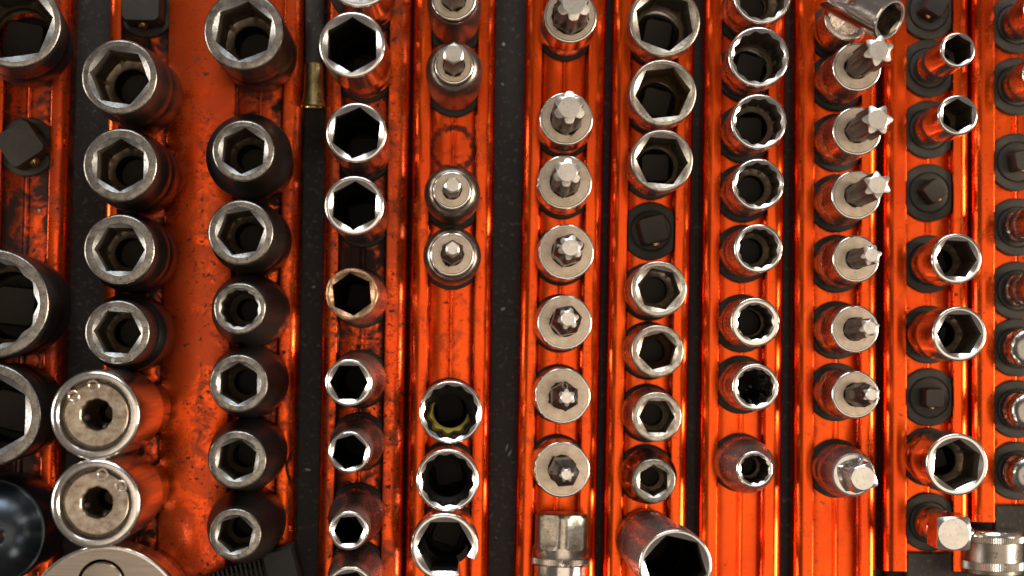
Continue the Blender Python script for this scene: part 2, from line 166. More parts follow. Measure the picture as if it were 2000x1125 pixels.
    {'row': 11, 'kind': 'knob', 'b': [157.58, -55.23], 't': [-0.0737, 0.0], 'h': 17, 'rt': 5.82, 'rb': 5.6, 'lab': 'round-ended chrome holder at right edge, lowest of the three', 'clip': 3.1, 'n': 7},
]
PT = {
    'disc': [-114.23, -97.82, 50],
    'button': [-115.24, -85.35, 51],
    'ferrule_a': [-62.18, 68.57, 3],
    'ferrule_b': [-61.84, 55.08, 3],
    'block_a': [-90.57, -85.62, 10],
    'block_b': [-65.09, -79.07, 12],
    'block_c': [-61.06, -93.15, 12],
    'hexadapter_a': [15.42, -68.44, 11],
    'hexadapter_b': [14.9, -95.93, 11],
    'lying_a': [140.5, -80.21, 9],
    'lying_b': [157.28, -80.1, 9],
    'lying_t': [148.87, -73.28, 9],
    'lying_u': [148.89, -86.87, 9],
    'joint_a': [96.83, 87.53, 32],
    'joint_b': [110.65, 76.84, 45],
    'wire_a': [-65.65, -50.68, 3.4],
    'wire_b': [-68.41, -54.61, 3.4],
    'wire_c': [-68.05, -57.74, 3.4],
    'wire_d': [-65.96, -61.63, 3.4],
    'stain': [-18.76, 43.18, 0],
    'endblock10': [130.1, -80.7, 0],
    'endblock10b': [130.12, -86.72, 0],
    'endblock11': [157.43, -65.73, 0],
    'base_end': [130.08, -70.86, 0],
    'fl1': [-2.53, -6.38, -4],
    'fl2': [-0.96, -49.78, -4],
    'fl3': [0.02, -51.52, -4],
    'fl4': [-4.01, -77.93, -4],
    'fl5': [-3.24, 76.89, -4],
    'fl6': [-3.43, 64.3, -4],
    'fl7': [-61.79, -0.17, -4],
    'fl8': [-62.89, -57.12, -4],
    'fl9': [-4.76, -22.71, -4],
    'fl10': [-145.92, 22.26, 0.1],
    'fl11': [26.57, -34.06, -4],
    'corner_tl': [-159.27, 87.28, 0],
    'corner_br': [160.51, -87.96, 0],
}


# ---------------------------------------------------------------- materials
def new_mat(name):
    m = bpy.data.materials.new(name)
    m.use_nodes = True
    nt = m.node_tree
    nt.nodes.clear()
    out = nt.nodes.new('ShaderNodeOutputMaterial')
    p = nt.nodes.new('ShaderNodeBsdfPrincipled')
    nt.links.new(p.outputs[0], out.inputs[0])
    return m, nt, p


def nd(nt, typ, **kw):
    n = nt.nodes.new('ShaderNode' + typ)
    for k, v in kw.items():
        setattr(n, k, v)
    return n


def noise(nt, coord, scale, detail=4, rough=0.6, dist=0.0):
    n = nd(nt, 'TexNoise')
    n.inputs['Scale'].default_value = scale
    n.inputs['Detail'].default_value = detail
    n.inputs['Roughness'].default_value = rough
    n.inputs['Distortion'].default_value = dist
    nt.links.new(coord, n.inputs['Vector'])
    return n.outputs['Fac']


def ramp(nt, fac, stops):
    n = nd(nt, 'ValToRGB')
    e = n.color_ramp.elements
    while len(e) < len(stops):
        e.new(0.5)
    for el, (p, c) in zip(e, stops):
        el.position = p
        el.color = (c, c, c, 1) if not isinstance(c, (tuple, list)) else (*c, 1)
    nt.links.new(fac, n.inputs[0])
    return n.outputs[0]


def mix(nt, fac, a, b):
    n = nd(nt, 'Mix', data_type='RGBA')
    for sock, v in ((n.inputs[0], fac), (n.inputs[6], a), (n.inputs[7], b)):
        if isinstance(v, (int, float)):
            sock.default_value = v
        elif isinstance(v, (tuple, list)):
            sock.default_value = (*v, 1)
        else:
            nt.links.new(v, sock)
    return n.outputs[2]


def mathn(nt, op, a, b=0.0, clamp=False):
    n = nd(nt, 'Math', operation=op, use_clamp=clamp)
    for s, v in zip(n.inputs, (a, b)):
        if isinstance(v, (int, float)):
            s.default_value = v
        else:
            nt.links.new(v, s)
    return n.outputs[0]


def bump(nt, p, height, strength, dist):
    b = nd(nt, 'Bump')
    b.inputs['Strength'].default_value = strength
    b.inputs['Distance'].default_value = dist
    nt.links.new(height, b.inputs['Height'])
    nt.links.new(b.outputs[0], p.inputs['Normal'])
    return b


def coords(nt, world=False, scale=(1, 1, 1), jitter=True):
    """object (or generated-world) coordinates, shifted per object so copies differ"""
    if world:
        g = nd(nt, 'NewGeometry')
        v = g.outputs['Position']
    else:
        t = nd(nt, 'TexCoord')
        v = t.outputs['Object']
        if jitter:
            oi = nd(nt, 'ObjectInfo')
            sc = nd(nt, 'VectorMath', operation='SCALE')
            cmb = nd(nt, 'CombineXYZ')
            nt.links.new(oi.outputs['Random'], cmb.inputs[0])
            nt.links.new(oi.outputs['Random'], cmb.inputs[1])
            nt.links.new(oi.outputs['Random'], cmb.inputs[2])
            nt.links.new(cmb.outputs[0], sc.inputs[0])
            sc.inputs['Scale'].default_value = 3.7
            ad = nd(nt, 'VectorMath', operation='ADD')
            nt.links.new(v, ad.inputs[0])
            nt.links.new(sc.outputs[0], ad.inputs[1])
            v = ad.outputs[0]
    if scale != (1, 1, 1):
        m = nd(nt, 'Mapping')
        m.inputs['Scale'].default_value = scale
        nt.links.new(v, m.inputs[0])
        v = m.outputs[0]
    return v


def metal(name, base, rough, metallic=1.0, grime=(0.03, 0.022, 0.016), grime_amt=0.25, pit=0.0,
          scratch=0.15, tint_var=0.15, coarse=260.0, rvar=0.22, spec=0.5):
    m, nt, p = new_mat(name)
    v = coords(nt)
    n1 = noise(nt, v, coarse, 5, 0.65)
    n2 = noise(nt, v, 900, 4, 0.7)
    n3 = noise(nt, v, 1700, 3, 0.6)
    dark = tuple(c * (1 - tint_var) for c in base)
    c = mix(nt, ramp(nt, n1, [(0.35, 0.0), (0.65, 1.0)]), dark, base)
    g = ramp(nt, n2, [(0.56, 0.0), (0.72, 1.0)])
    g = mathn(nt, 'MULTIPLY', g, grime_amt)
    c = mix(nt, g, c, grime)
    if pit > 0:
        pm = ramp(nt, n3, [(0.60, 0.0), (0.66, 1.0)])
        pm = mathn(nt, 'MULTIPLY', pm, pit)
        c = mix(nt, pm, c, grime)
    nt.links.new(c, p.inputs['Base Color'])
    p.inputs['Metallic'].default_value = metallic
    p.inputs['Specular IOR Level'].default_value = spec
    r = mathn(nt, 'ADD', mathn(nt, 'MULTIPLY', n2, rvar), rough - rvar / 2)
    r = mathn(nt, 'ADD', r, mathn(nt, 'MULTIPLY', g, 0.3), True)
    nt.links.new(r, p.inputs['Roughness'])
    bump(nt, p, n2, scratch, 0.00012)
    return m


M = {}
M['chrome'] = metal('polished_chrome', (0.74, 0.70, 0.66), 0.17, grime_amt=0.15, scratch=0.03)
M['sky_chrome'] = metal('sky_grey_satin_chrome', (0.46, 0.43, 0.41), 0.27, metallic=0.82, grime_amt=0.10, scratch=0.04, tint_var=0.12)  # grey base paints in the sky reflected by the chrome sleeves
M['holder'] = metal('dull_chrome', (0.34, 0.305, 0.27), 0.34, grime_amt=0.3, scratch=0.12)
M['satin'] = metal('satin_chrome', (0.66, 0.60, 0.54), 0.27, grime_amt=0.08, scratch=0.03, tint_var=0.10)
M['rim_chrome'] = metal('chrome_rim', (0.86, 0.82, 0.77), 0.20, grime_amt=0.10, pit=0.05, scratch=0.10)
M['rim_worn'] = metal('worn_steel_rim', (0.64, 0.57, 0.48), 0.31, grime_amt=0.55, pit=0.6, scratch=0.5, tint_var=0.4, coarse=420)
M['rim_impact'] = metal('worn_impact_rim', (0.37, 0.345, 0.31), 0.33, grime_amt=0.65, pit=0.75, scratch=0.5, tint_var=0.45, coarse=420)
M['chamfer_grey'] = metal('grey_impact_chamfer', (0.33, 0.33, 0.325), 0.42, grime_amt=0.5, pit=0.4, scratch=0.35, tint_var=0.4, coarse=420)
M['chamfer_worn'] = metal('worn_chamfer', (0.60, 0.53, 0.44), 0.40, grime_amt=0.5, pit=0.4, scratch=0.4, tint_var=0.45, coarse=420)
M['rim_rust'] = metal('rusty_rim', (0.58, 0.34, 0.20), 0.42, grime=(0.05, 0.018, 0.006), grime_amt=0.85, pit=0.8, scratch=0.7, tint_var=0.5, coarse=380)
M['impact'] = metal('black_phosphate_steel', (0.075, 0.066, 0.060), 0.38, metallic=0.75, grime=(0.012, 0.010, 0.008), grime_amt=0.5, scratch=0.25)
M['blueblack'] = metal('polished_blueblack_steel', (0.055, 0.068, 0.082), 0.30, metallic=0.85, grime_amt=0.0, scratch=0.0, tint_var=0.05, rvar=0.02)
M['darkchrome'] = metal('dark_chrome', (0.42, 0.40, 0.38), 0.22, grime_amt=0.4, scratch=0.15)
M['bore'] = metal('grimy_socket_inside', (0.26, 0.215, 0.165), 0.42, metallic=0.9, grime=(0.02, 0.014, 0.008), grime_amt=0.8, scratch=0.5, tint_var=0.5)
M['bore_lit'] = metal('lit_socket_inside', (0.50, 0.43, 0.35), 0.34, metallic=0.95, grime=(0.05, 0.035, 0.02), grime_amt=0.6, scratch=0.4, tint_var=0.4)  # lighter base colour paints in the light reaching the inner walls
M['bore_impact_lit'] = metal('lit_brown_impact_inside', (0.40, 0.33, 0.25), 0.40, metallic=0.9, grime=(0.03, 0.02, 0.012), grime_amt=0.75, scratch=0.5, tint_var=0.5)  # brown steel, base lightened to stand for light on the hex walls
M['bore_shade'] = metal('shaded_socket_inside', (0.030, 0.026, 0.022), 0.55, metallic=0.5, grime=(0.006, 0.005, 0.004), grime_amt=0.8, scratch=0.5)  # near-black base colour paints in the shade deep inside the sockets
M['bore_brown'] = metal('rust_brown_socket_inside', (0.34, 0.22, 0.10), 0.5, metallic=0.7, grime=(0.03, 0.015, 0.006), grime_amt=0.8, scratch=0.6, tint_var=0.5)
M['bit'] = metal('tool_steel_bit', (0.085, 0.058, 0.046), 0.36, metallic=0.45, spec=0.25, grime_amt=0.6, scratch=0.2, tint_var=0.3)
M['bit_grey'] = metal('grey_bit_shank', (0.27, 0.25, 0.235), 0.30, grime_amt=0.4, scratch=0.2, tint_var=0.25)
M['tip'] = metal('ground_steel_tip', (0.80, 0.76, 0.71), 0.30, grime_amt=0.25, pit=0.15, scratch=0.2)
M['brass'] = metal('tarnished_brass', (0.78, 0.58, 0.24), 0.30, grime_amt=0.6, scratch=0.2, tint_var=0.4)


def face_material(ca=(0.54, 0.44, 0.335), cb=(0.71, 0.60, 0.485), spk=0.55):
    """satin end face of a bit holder, greasy dirt packed around the bit"""
    m, nt, p = new_mat('satin_end_face')
    t = nd(nt, 'TexCoord')
    v = coords(nt)
    n1 = noise(nt, v, 330, 5, 0.65)
    n2 = noise(nt, v, 1200, 4, 0.7)
    c = mix(nt, ramp(nt, n1, [(0.35, 0.0), (0.65, 1.0)]), ca, cb)
    sp = nd(nt, 'SeparateXYZ')
    nt.links.new(t.outputs['Object'], sp.inputs[0])
    rr = mathn(nt, 'SQRT', mathn(nt, 'ADD', mathn(nt, 'MULTIPLY', sp.outputs[0], sp.outputs[0]),
                                 mathn(nt, 'MULTIPLY', sp.outputs[1], sp.outputs[1])))
    at = nd(nt, 'AttributeNode') if False else nd(nt, 'Attribute')
    at.attribute_type = 'OBJECT'
    at.attribute_name = 'grime_radius'
    rel = mathn(nt, 'DIVIDE', rr, at.outputs['Fac'])
    rel = mathn(nt, 'ADD', rel, mathn(nt, 'MULTIPLY', mathn(nt, 'SUBTRACT', n1, 0.5), 0.9))
    g = ramp(nt, rel, [(0.90, 1.0), (1.18, 0.0)])
    sp2 = ramp(nt, n2, [(0.60, 0.0), (0.72, spk)])
    g = mathn(nt, 'MAXIMUM', g, sp2)
    c = mix(nt, g, c, (0.035, 0.026, 0.018))
    nt.links.new(c, p.inputs['Base Color'])
    p.inputs['Metallic'].default_value = 0.92
    nt.links.new(mathn(nt, 'ADD', mathn(nt, 'MULTIPLY', n2, 0.2), 0.28), p.inputs['Roughness'])
    tm = mathn(nt, 'SINE', mathn(nt, 'MULTIPLY', rr, 16000.0))
    hgt = mathn(nt, 'ADD', n2, mathn(nt, 'MULTIPLY', tm, 0.25))
    bump(nt, p, hgt, 0.22, 0.0001)
    return m


M['face'] = face_material()
M['face_brown'] = face_material((0.34, 0.25, 0.17), (0.72, 0.62, 0.50), 0.8)


def orange_material(dirty, stains=(), edges=()):
    m, nt, p = new_mat('orange_anodised_aluminium')
    v = coords(nt, world=True)
    vs = coords(nt, world=True, scale=(1, 0.06, 1))
    n1 = noise(nt, v, 38, 5, 0.6)
    n2 = noise(nt, v, 560, 4, 0.60, 0.3)
    n3 = noise(nt, v, 150, 6, 0.68, 0.6)
    ns = noise(nt, vs, 900, 3, 0.6)
    c = mix(nt, ramp(nt, n1, [(0.3, 0.0), (0.7, 1.0)]), (0.78, 0.060, 0.003), (0.96, 0.112, 0.005))
    # small grease spots in clusters
    lo = 0.67 - 0.082 * dirty
    spots = ramp(nt, n2, [(lo, 0.0), (lo + 0.05, 1.0)])
    n4 = noise(nt, v, 1500, 3, 0.55, 0.2)
    fine = ramp(nt, n4, [(0.665 - 0.06 * dirty, 0.0), (0.715 - 0.06 * dirty, 1.0)])
    spots = mathn(nt, 'MAXIMUM', spots, fine)
    clus = ramp(nt, n3, [(0.44 - 0.1 * dirty, 0.0), (0.60 - 0.1 * dirty, 1.0)])
    g = mathn(nt, 'MULTIPLY', spots, clus)
    # broad greasy film
    film = ramp(nt, n3, [(0.56 - 0.08 * dirty, 0.0), (0.76 - 0.08 * dirty, 0.75 * dirty)])
    g = mathn(nt, 'MAXIMUM', g, film)
    for (sx, sy, sr, sw) in stains:
        d = nd(nt, 'VectorMath', operation='DISTANCE')
        nt.links.new(v, d.inputs[0])
        d.inputs[1].default_value = (sx * MM, sy * MM, 0)
        e = mathn(nt, 'ABSOLUTE', mathn(nt, 'SUBTRACT', mathn(nt, 'MULTIPLY', d.outputs['Value'], 1000.0), sr))
        e = mathn(nt, 'ADD', e, mathn(nt, 'MULTIPLY', mathn(nt, 'SUBTRACT', n2, 0.5), 5.0))
        ring = ramp(nt, mathn(nt, 'DIVIDE', e, sw), [(0.3, 0.75), (0.9, 0.0)])
        g = mathn(nt, 'MAXIMUM', g, ring)
    # grease packed into the corners of the channel
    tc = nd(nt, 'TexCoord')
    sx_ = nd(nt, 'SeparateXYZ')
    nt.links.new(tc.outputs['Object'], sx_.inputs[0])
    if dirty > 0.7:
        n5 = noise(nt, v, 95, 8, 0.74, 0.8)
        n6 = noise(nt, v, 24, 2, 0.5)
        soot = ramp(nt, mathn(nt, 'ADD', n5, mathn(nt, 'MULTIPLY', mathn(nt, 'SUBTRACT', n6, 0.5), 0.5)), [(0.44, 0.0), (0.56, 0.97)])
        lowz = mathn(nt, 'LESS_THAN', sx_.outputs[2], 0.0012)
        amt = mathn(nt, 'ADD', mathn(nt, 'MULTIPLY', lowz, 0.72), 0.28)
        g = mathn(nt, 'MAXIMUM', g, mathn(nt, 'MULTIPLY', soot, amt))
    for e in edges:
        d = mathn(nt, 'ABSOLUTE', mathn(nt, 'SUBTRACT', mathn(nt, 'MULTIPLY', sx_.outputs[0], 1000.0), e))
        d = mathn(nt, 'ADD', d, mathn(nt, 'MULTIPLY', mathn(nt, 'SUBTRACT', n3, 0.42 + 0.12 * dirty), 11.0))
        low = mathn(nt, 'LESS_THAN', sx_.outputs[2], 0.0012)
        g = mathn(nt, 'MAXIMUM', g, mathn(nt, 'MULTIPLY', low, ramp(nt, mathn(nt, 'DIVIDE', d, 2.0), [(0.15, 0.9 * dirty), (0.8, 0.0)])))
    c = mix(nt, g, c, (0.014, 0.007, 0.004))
    nt.links.new(c, p.inputs['Base Color'])
    nt.links.new(mathn(nt, 'SUBTRACT', 0.92, mathn(nt, 'MULTIPLY', g, 0.9)), p.inputs['Metallic'])
    r = mathn(nt, 'ADD', mathn(nt, 'MULTIPLY', ns, 0.08), 0.18)
    r = mathn(nt, 'ADD', r, mathn(nt, 'MULTIPLY', g, 0.45), True)
    nt.links.new(r, p.inputs['Roughness'])
    nt.links.new(mathn(nt, 'MULTIPLY', mathn(nt, 'SUBTRACT', 1.0, g), 0.15), p.inputs['Coat Weight'])
    p.inputs['Coat Roughness'].default_value = 0.12
    bump(nt, p, ns, 0.05, 0.00006)
    return m


def plastic(name, base, rough, dust=0.3, spec=0.4, speck=1500):
    m, nt, p = new_mat(name)
    v = coords(nt, world=True)
    n1 = noise(nt, v, 130, 6, 0.7)
    n2 = noise(nt, v, speck, 5, 0.75)
    c = mix(nt, ramp(nt, n1, [(0.3, 0.0), (0.7, 1.0)]), tuple(b * 0.55 for b in base), base)
    d = ramp(nt, n2, [(0.56, 0.0), (0.74, 1.0)])
    c = mix(nt, mathn(nt, 'MULTIPLY', d, dust), c, (0.20, 0.165, 0.13))
    nt.links.new(c, p.inputs['Base Color'])
    nt.links.new(mathn(nt, 'ADD', mathn(nt, 'MULTIPLY', n1, 0.25), rough - 0.12), p.inputs['Roughness'])
    p.inputs['Specular IOR Level'].default_value = spec
    bump(nt, p, n2, 0.35, 0.00015)
    return m


M['clip'] = plastic('black_clip_plastic', (0.055, 0.046, 0.036), 0.52, 0.25)
M['tray'] = plastic('black_tray_plastic', (0.036, 0.027, 0.022), 0.68, 0.8, speck=620)
M['ribbed'] = plastic('black_ribbed_plastic', (0.034, 0.030, 0.027), 0.5, 0.2)


def flat_mat(name, colr, rough, metallic=0.0):
    m, nt, p = new_mat(name)
    v = coords(nt)
    n = noise(nt, v, 700, 4, 0.6)
    c = mix(nt, n, tuple(b * 0.6 for b in colr), tuple(min(1, b * 1.3) for b in colr))
    nt.links.new(c, p.inputs['Base Color'])
    p.inputs['Roughness'].default_value = rough
    p.inputs['Metallic'].default_value = metallic
    bump(nt, p, n, 0.4, 0.0003)
    return m


M['yellow'] = flat_mat('yellow_grease', (0.62, 0.48, 0.09), 0.35)
M['blackgrease'] = flat_mat('black_grease', (0.012, 0.010, 0.009), 0.16)
M['flake'] = flat_mat('pale_flake', (0.42, 0.36, 0.30), 0.7)
M['flake_red'] = flat_mat('orange_flake', (0.40, 0.09, 0.03), 0.6)
M['wire'] = flat_mat('black_wire', (0.012, 0.010, 0.009), 0.5)

# ---------------------------------------------------------------- mesh helpers (input millimetres)
SEG = 96


def make(name, verts, faces, mat, parent=None, sharp=32.0):
    me = bpy.data.meshes.new(name)
    me.from_pydata([(x * MM, y * MM, z * MM) for x, y, z in verts], [], faces)
    me.polygons.foreach_set('use_smooth', [True] * len(me.polygons))
    me.set_sharp_from_angle(angle=math.radians(sharp))
    me.materials.append(mat)
    o = bpy.data.objects.new(name, me)
    col.objects.link(o)
    o.parent = parent
    return o


class MB:
    def __init__(self):
        self.v, self.f = [], []

    def loft(self, rings, cap0=False, cap1=False, closed=True):
        n = len(rings[0])
        b = len(self.v)
        for r in rings:
            self.v += r
        m = n if closed else n - 1
        for i in range(len(rings) - 1):
            for k in range(m):
                a0, a1 = b + i * n + k, b + i * n + (k + 1) % n
                self.f.append((a0, a1, a1 + n, a0 + n))
        if cap0:
            self.f.append(tuple(b + k for k in reversed(range(n))))
        if cap1:
            e = b + (len(rings) - 1) * n
            self.f.append(tuple(e + k for k in range(n)))
        return self

    def move(self, fn):
        self.v = [fn(*p) for p in self.v]
        return self

    def build(self, name, mat, parent=None, sharp=32.0):
        return make(name, self.v, self.f, mat, parent, sharp)


def ring(r, z, n=SEG, rot=0.0, cx=0.0, cy=0.0):
    """r and z may be functions of the angle index fraction"""
    out = []
    for k in range(n):
        a = 2 * math.pi * k / n
        rr = r(a) if callable(r) else r
        zz = z(a) if callable(z) else z
        out.append((cx + rr * math.cos(a + rot), cy + rr * math.sin(a + rot), zz))
    return out


def lathe(profile, n=SEG, cap0=False, cap1=False):
    return MB().loft([ring(r, z, n) for r, z in profile], cap0, cap1)


def fillet(r, z, f, steps=4):
    """outer top edge: from (r, z-f) round to (r-f, z)"""
    return [(r - f + f * math.cos(t * math.pi / 2 / steps), z - f + f * math.sin(t * math.pi / 2 / steps)) for t in range(steps + 1)]


def hex_r(Rc):
    ap = Rc * math.cos(math.pi / 6)
    return lambda a: ap / math.cos((a % (math.pi / 3)) - math.pi / 6)


def sq_r(Rc, soft=0.0):
    ap = Rc * math.cos(math.pi / 4)
    return lambda a: min(ap / math.cos((a % (math.pi / 2)) - math.pi / 4), Rc * (1 - soft))


def twelve_r(Rc, soft=0.62):
    h = hex_r(Rc)

    def f(a):
        d = max(h(a), h(a + math.pi / 6))
        return (1 - soft) * d + soft * Rc * (0.95 + 0.03 * math.cos(12 * a))
    return f


def star_r(R, depth, power):
    return lambda a: R * (1 - depth * (0.5 - 0.5 * math.cos(6 * a)) ** power)


def empty(name, b, z, t=(0, 0), label=None, cat=None, group=None):
    o = bpy.data.objects.new(name, None)
    o.empty_display_size = 0.005
    col.objects.link(o)
    o.location = (b[0] * MM, b[1] * MM, z * MM)
    ax = Vector((t[0], t[1], 1)).normalized()
    o.rotation_euler = Vector((0, 0, 1)).rotation_difference(ax).to_euler()
    if label:
        tag(o, label, cat, group)
    return o


def tag(o, label, cat, group=None):
    o['label'] = label
    o['category'] = cat
    if group:
        o['group'] = group
    return o


def box(cx, cy, cz, sx, sy, sz, bev=0.0):
    """box with chamfered top edges"""
    mb = MB()
    def r(dx, dy, z):
        return [(cx - dx, cy - dy, z), (cx + dx, cy - dy, z), (cx + dx, cy + dy, z), (cx - dx, cy + dy, z)]
    rings = [r(sx / 2, sy / 2, cz - sz / 2), r(sx / 2, sy / 2, cz + sz / 2 - bev)]
    if bev:
        rings.append(r(sx / 2 - bev, sy / 2 - bev, cz + sz / 2))
    return mb.loft(rings, True, True)


# ---------------------------------------------------------------- setting: black tray
tray = box(0, 0, -9.0, 900, 900, 6.0).build('tray_floor', M['tray'])
tray['kind'] = 'structure'
tray['label'] = 'dusty black plastic tray showing in the gaps between the rails'

# ---------------------------------------------------------------- orange rails
ZL = 3.4
LINE_WORDS = ['first orange rail at the far left edge, holding the largest sockets',
              'wide double orange rail holding the two rows of black impact sockets',
              'orange rail holding the tall chrome deep sockets beside the brass ferrule',
              'orange rail holding the plain hex bit sockets and the slotted socket',
              'orange rail holding the star bit sockets and the lying hex adapter',
              'orange rail holding worn hex sockets and the big leaning chrome socket',
              'orange rail holding the row of twelve-point sockets',
              'orange rail holding the long star bits and the universal joint',
              'orange rail ending near the bottom, holding the tube sockets',
              'shorter orange rail at the right edge, ending above the lying socket']
RAIL_DIRT = [1.0, 0.82, 1.0, 0.45, 0.30, 0.28, 0.12, 0.30, 0.28, 0.5]


def lip_profile(xo, xi, zt, zb):
    """outer edge xo, inner edge xi (signed); rounded outer shoulder, small inner fillet"""
    s = 1 if xi > xo else -1
    w = abs(xi - xo)
    R = min(w * 0.62, 4.2)
    pts = [(xo, zb)]
    for k in range(11):
        a = math.pi / 2 * k / 10
        pts.append((xo + s * R * (1 - math.cos(a)), zt - 0.9 * R * (1 - math.sin(a))))
    # faint bead on the flat, then inner edge
    f = 0.35
    pts.append((xi - s * (f + 0.9), zt))
    for k in range(5):
        a = math.pi / 2 * k / 4
        pts.append((xi - s * f * (1 - math.sin(a)), zt - f * (1 - math.cos(a))))
    pts.append((xi, 0.0))
    return pts


def floor_profile(xl, xr):
    c = (xl + xr) / 2
    pts = [(xl, 0.0), (xl + 0.35, -0.25), (xl + 0.8, 0.0), (c - 1.15, 0.0), (c - 1.0, -0.45), (c - 0.72, -0.45)]
    for k in range(7):
        a = math.pi * k / 6
        pts.append((c - 0.68 * math.cos(a), -0.2 + 0.42 * math.sin(a)))
    pts += [(c + 0.72, -0.45), (c + 1.0, -0.45), (c + 1.15, 0.0), (xr - 0.8, 0.0), (xr - 0.35, -0.25), (xr, 0.0)]
    return pts


def extrude(name, pts, y0, y1, mat, parent):
    """open or closed cross-section (x,z) extruded along y, ends capped by a fan"""
    ys = [y0 + (y1 - y0) * k / 8 for k in range(9)]
    mb = MB()
    mb.loft([[(x, y, z) for x, z in pts] for y in ys], True, True)
    return mb.build(name, mat, parent, sharp=38)


rail_objs = []
for i, R in enumerate(RAILS):
    root = empty('socket_rail', R['mid'], 0, label=LINE_WORDS[i], cat='rail', group='orange aluminium socket rails')
    root.rotation_euler = (0, 0, R['yaw'])
    st = []
    if i == 3:
        st = [(PT['stain'][0], PT['stain'][1], 6.6, 1.4)]
    xs = R['xs']
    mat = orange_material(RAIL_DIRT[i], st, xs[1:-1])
    nch = (len(xs) - 2) // 2
    ZBOT = -5.8
    for c in range(nch):
        xl, xr = xs[1 + 2 * c], xs[2 + 2 * c]
        fp = floor_profile(xl, xr) + [(xr, -2.0), (xl, -2.0)]
        extrude('channel_floor', fp, R['y0'], R['y1'], mat, root)
    for (xo, xi) in ((xs[0], xs[1]), (xs[-1], xs[-2])):
        pr = lip_profile(xo, xi, ZL, ZBOT) + [(xi, -2.0), (xi - (0.8 if xi > xo else -0.8), ZBOT)]
        extrude('side_lip', pr, R['y0'], R['y1'], mat, root)
    for c in range(nch - 1):
        xa, xb = xs[2 + 2 * c], xs[3 + 2 * c]
        w = [(xa, -2.0), (xa, ZL - 0.5), (xa + 0.15, ZL - 0.15), (xa + 0.5, ZL), (xb - 0.5, ZL), (xb - 0.15, ZL - 0.15), (xb, ZL - 0.5), (xb, -2.0)]
        extrude('middle_web', w, R['y0'], R['y1'], mat, root)
    rail_objs.append(root)


def rail_of(x, y):
    best = None
    for i, R in enumerate(RAILS):
        xs = R['xs']
        lx = x - R['mid'][0] + R['yaw'] * (y - R['mid'][1])
        if xs[0] - 2 < lx < xs[-1] + 2:
            best = i
    return best


# ---------------------------------------------------------------- clips under the sockets
ORD = ['first', 'second', 'third', 'fourth', 'fifth', 'sixth', 'seventh', 'eighth', 'ninth', 'tenth', 'eleventh']


def add_clip(q, empty_post):
    s = q['clip']
    row = q['row']
    ph = 10.5 if q['kind'] not in ('deep', 'slotted', 'bigdeep') and row != 5 else 4.0
    name = 'post_clip' if empty_post else 'socket_clip'
    if empty_post:
        ph = q['h']
        lab = q['lab']
    else:
        lab = 'black plastic clip under the %s tool from the top, %s row from the left' % (ORD[q['n']], ORD[row - 1])
    root = empty(name, q['b'], 0.05, (0, 0), lab, 'clip', 'black plastic clips in the rails')
    half = 7.0
    Rd = 9.1

    def flat_ring(r, z):
        return [(max(-half, min(half, x)), y, zz) for x, y, zz in ring(r, z, 64)]
    MB().loft([flat_ring(Rd, 0.05), flat_ring(Rd, 1.7), flat_ring(Rd - 0.35, 2.05), flat_ring(Rd - 0.9, 2.15),
               flat_ring(6.55, 2.1), flat_ring(6.35, 1.6), flat_ring(6.15, 1.6), flat_ring(5.95, 2.35),
               flat_ring(5.6, 2.5), flat_ring(3.0, 2.5)], True, True).build('base_disc', M['clip'], root)
    rot = math.radians(q.get('rot', 0) if empty_post else (random.uniform(-20, 20) if not q.get('wide') else random.uniform(-15, 5)))
    h = s
    rc = h * math.sqrt(2)
    f = sq_r(rc, 0.10)
    f2 = sq_r(rc - 0.6, 0.10)
    a = rot + math.pi / 4
    post = MB().loft([ring(lambda t: f(t), 2.3, 64, a), ring(lambda t: f(t), ph - 0.7, 64, a), ring(lambda t: f2(t), ph, 64, a)],
                     False, True).build('square_post', M['clip'], root, 40)
    if empty_post:
        ba = rot - math.pi / 2
        bx, by = (h - 0.1) * math.cos(ba), (h - 0.1) * math.sin(ba)
        rb = 0.30 * h
        sph = MB().loft([[(bx + x, by + y, ph * 0.62 + z) for x, y, z in ring(rb * math.sin(math.pi * k / 6) + 1e-4, rb * math.cos(math.pi * k / 6), 12)] for k in range(7)])
        sph.build('detent_ball', M['brass'], post)
    root.rotation_euler = (0, 0, RAILS[rail_of(*q['b'])]['yaw'])
    return root


# ---------------------------------------------------------------- sockets
ZB = 2.6


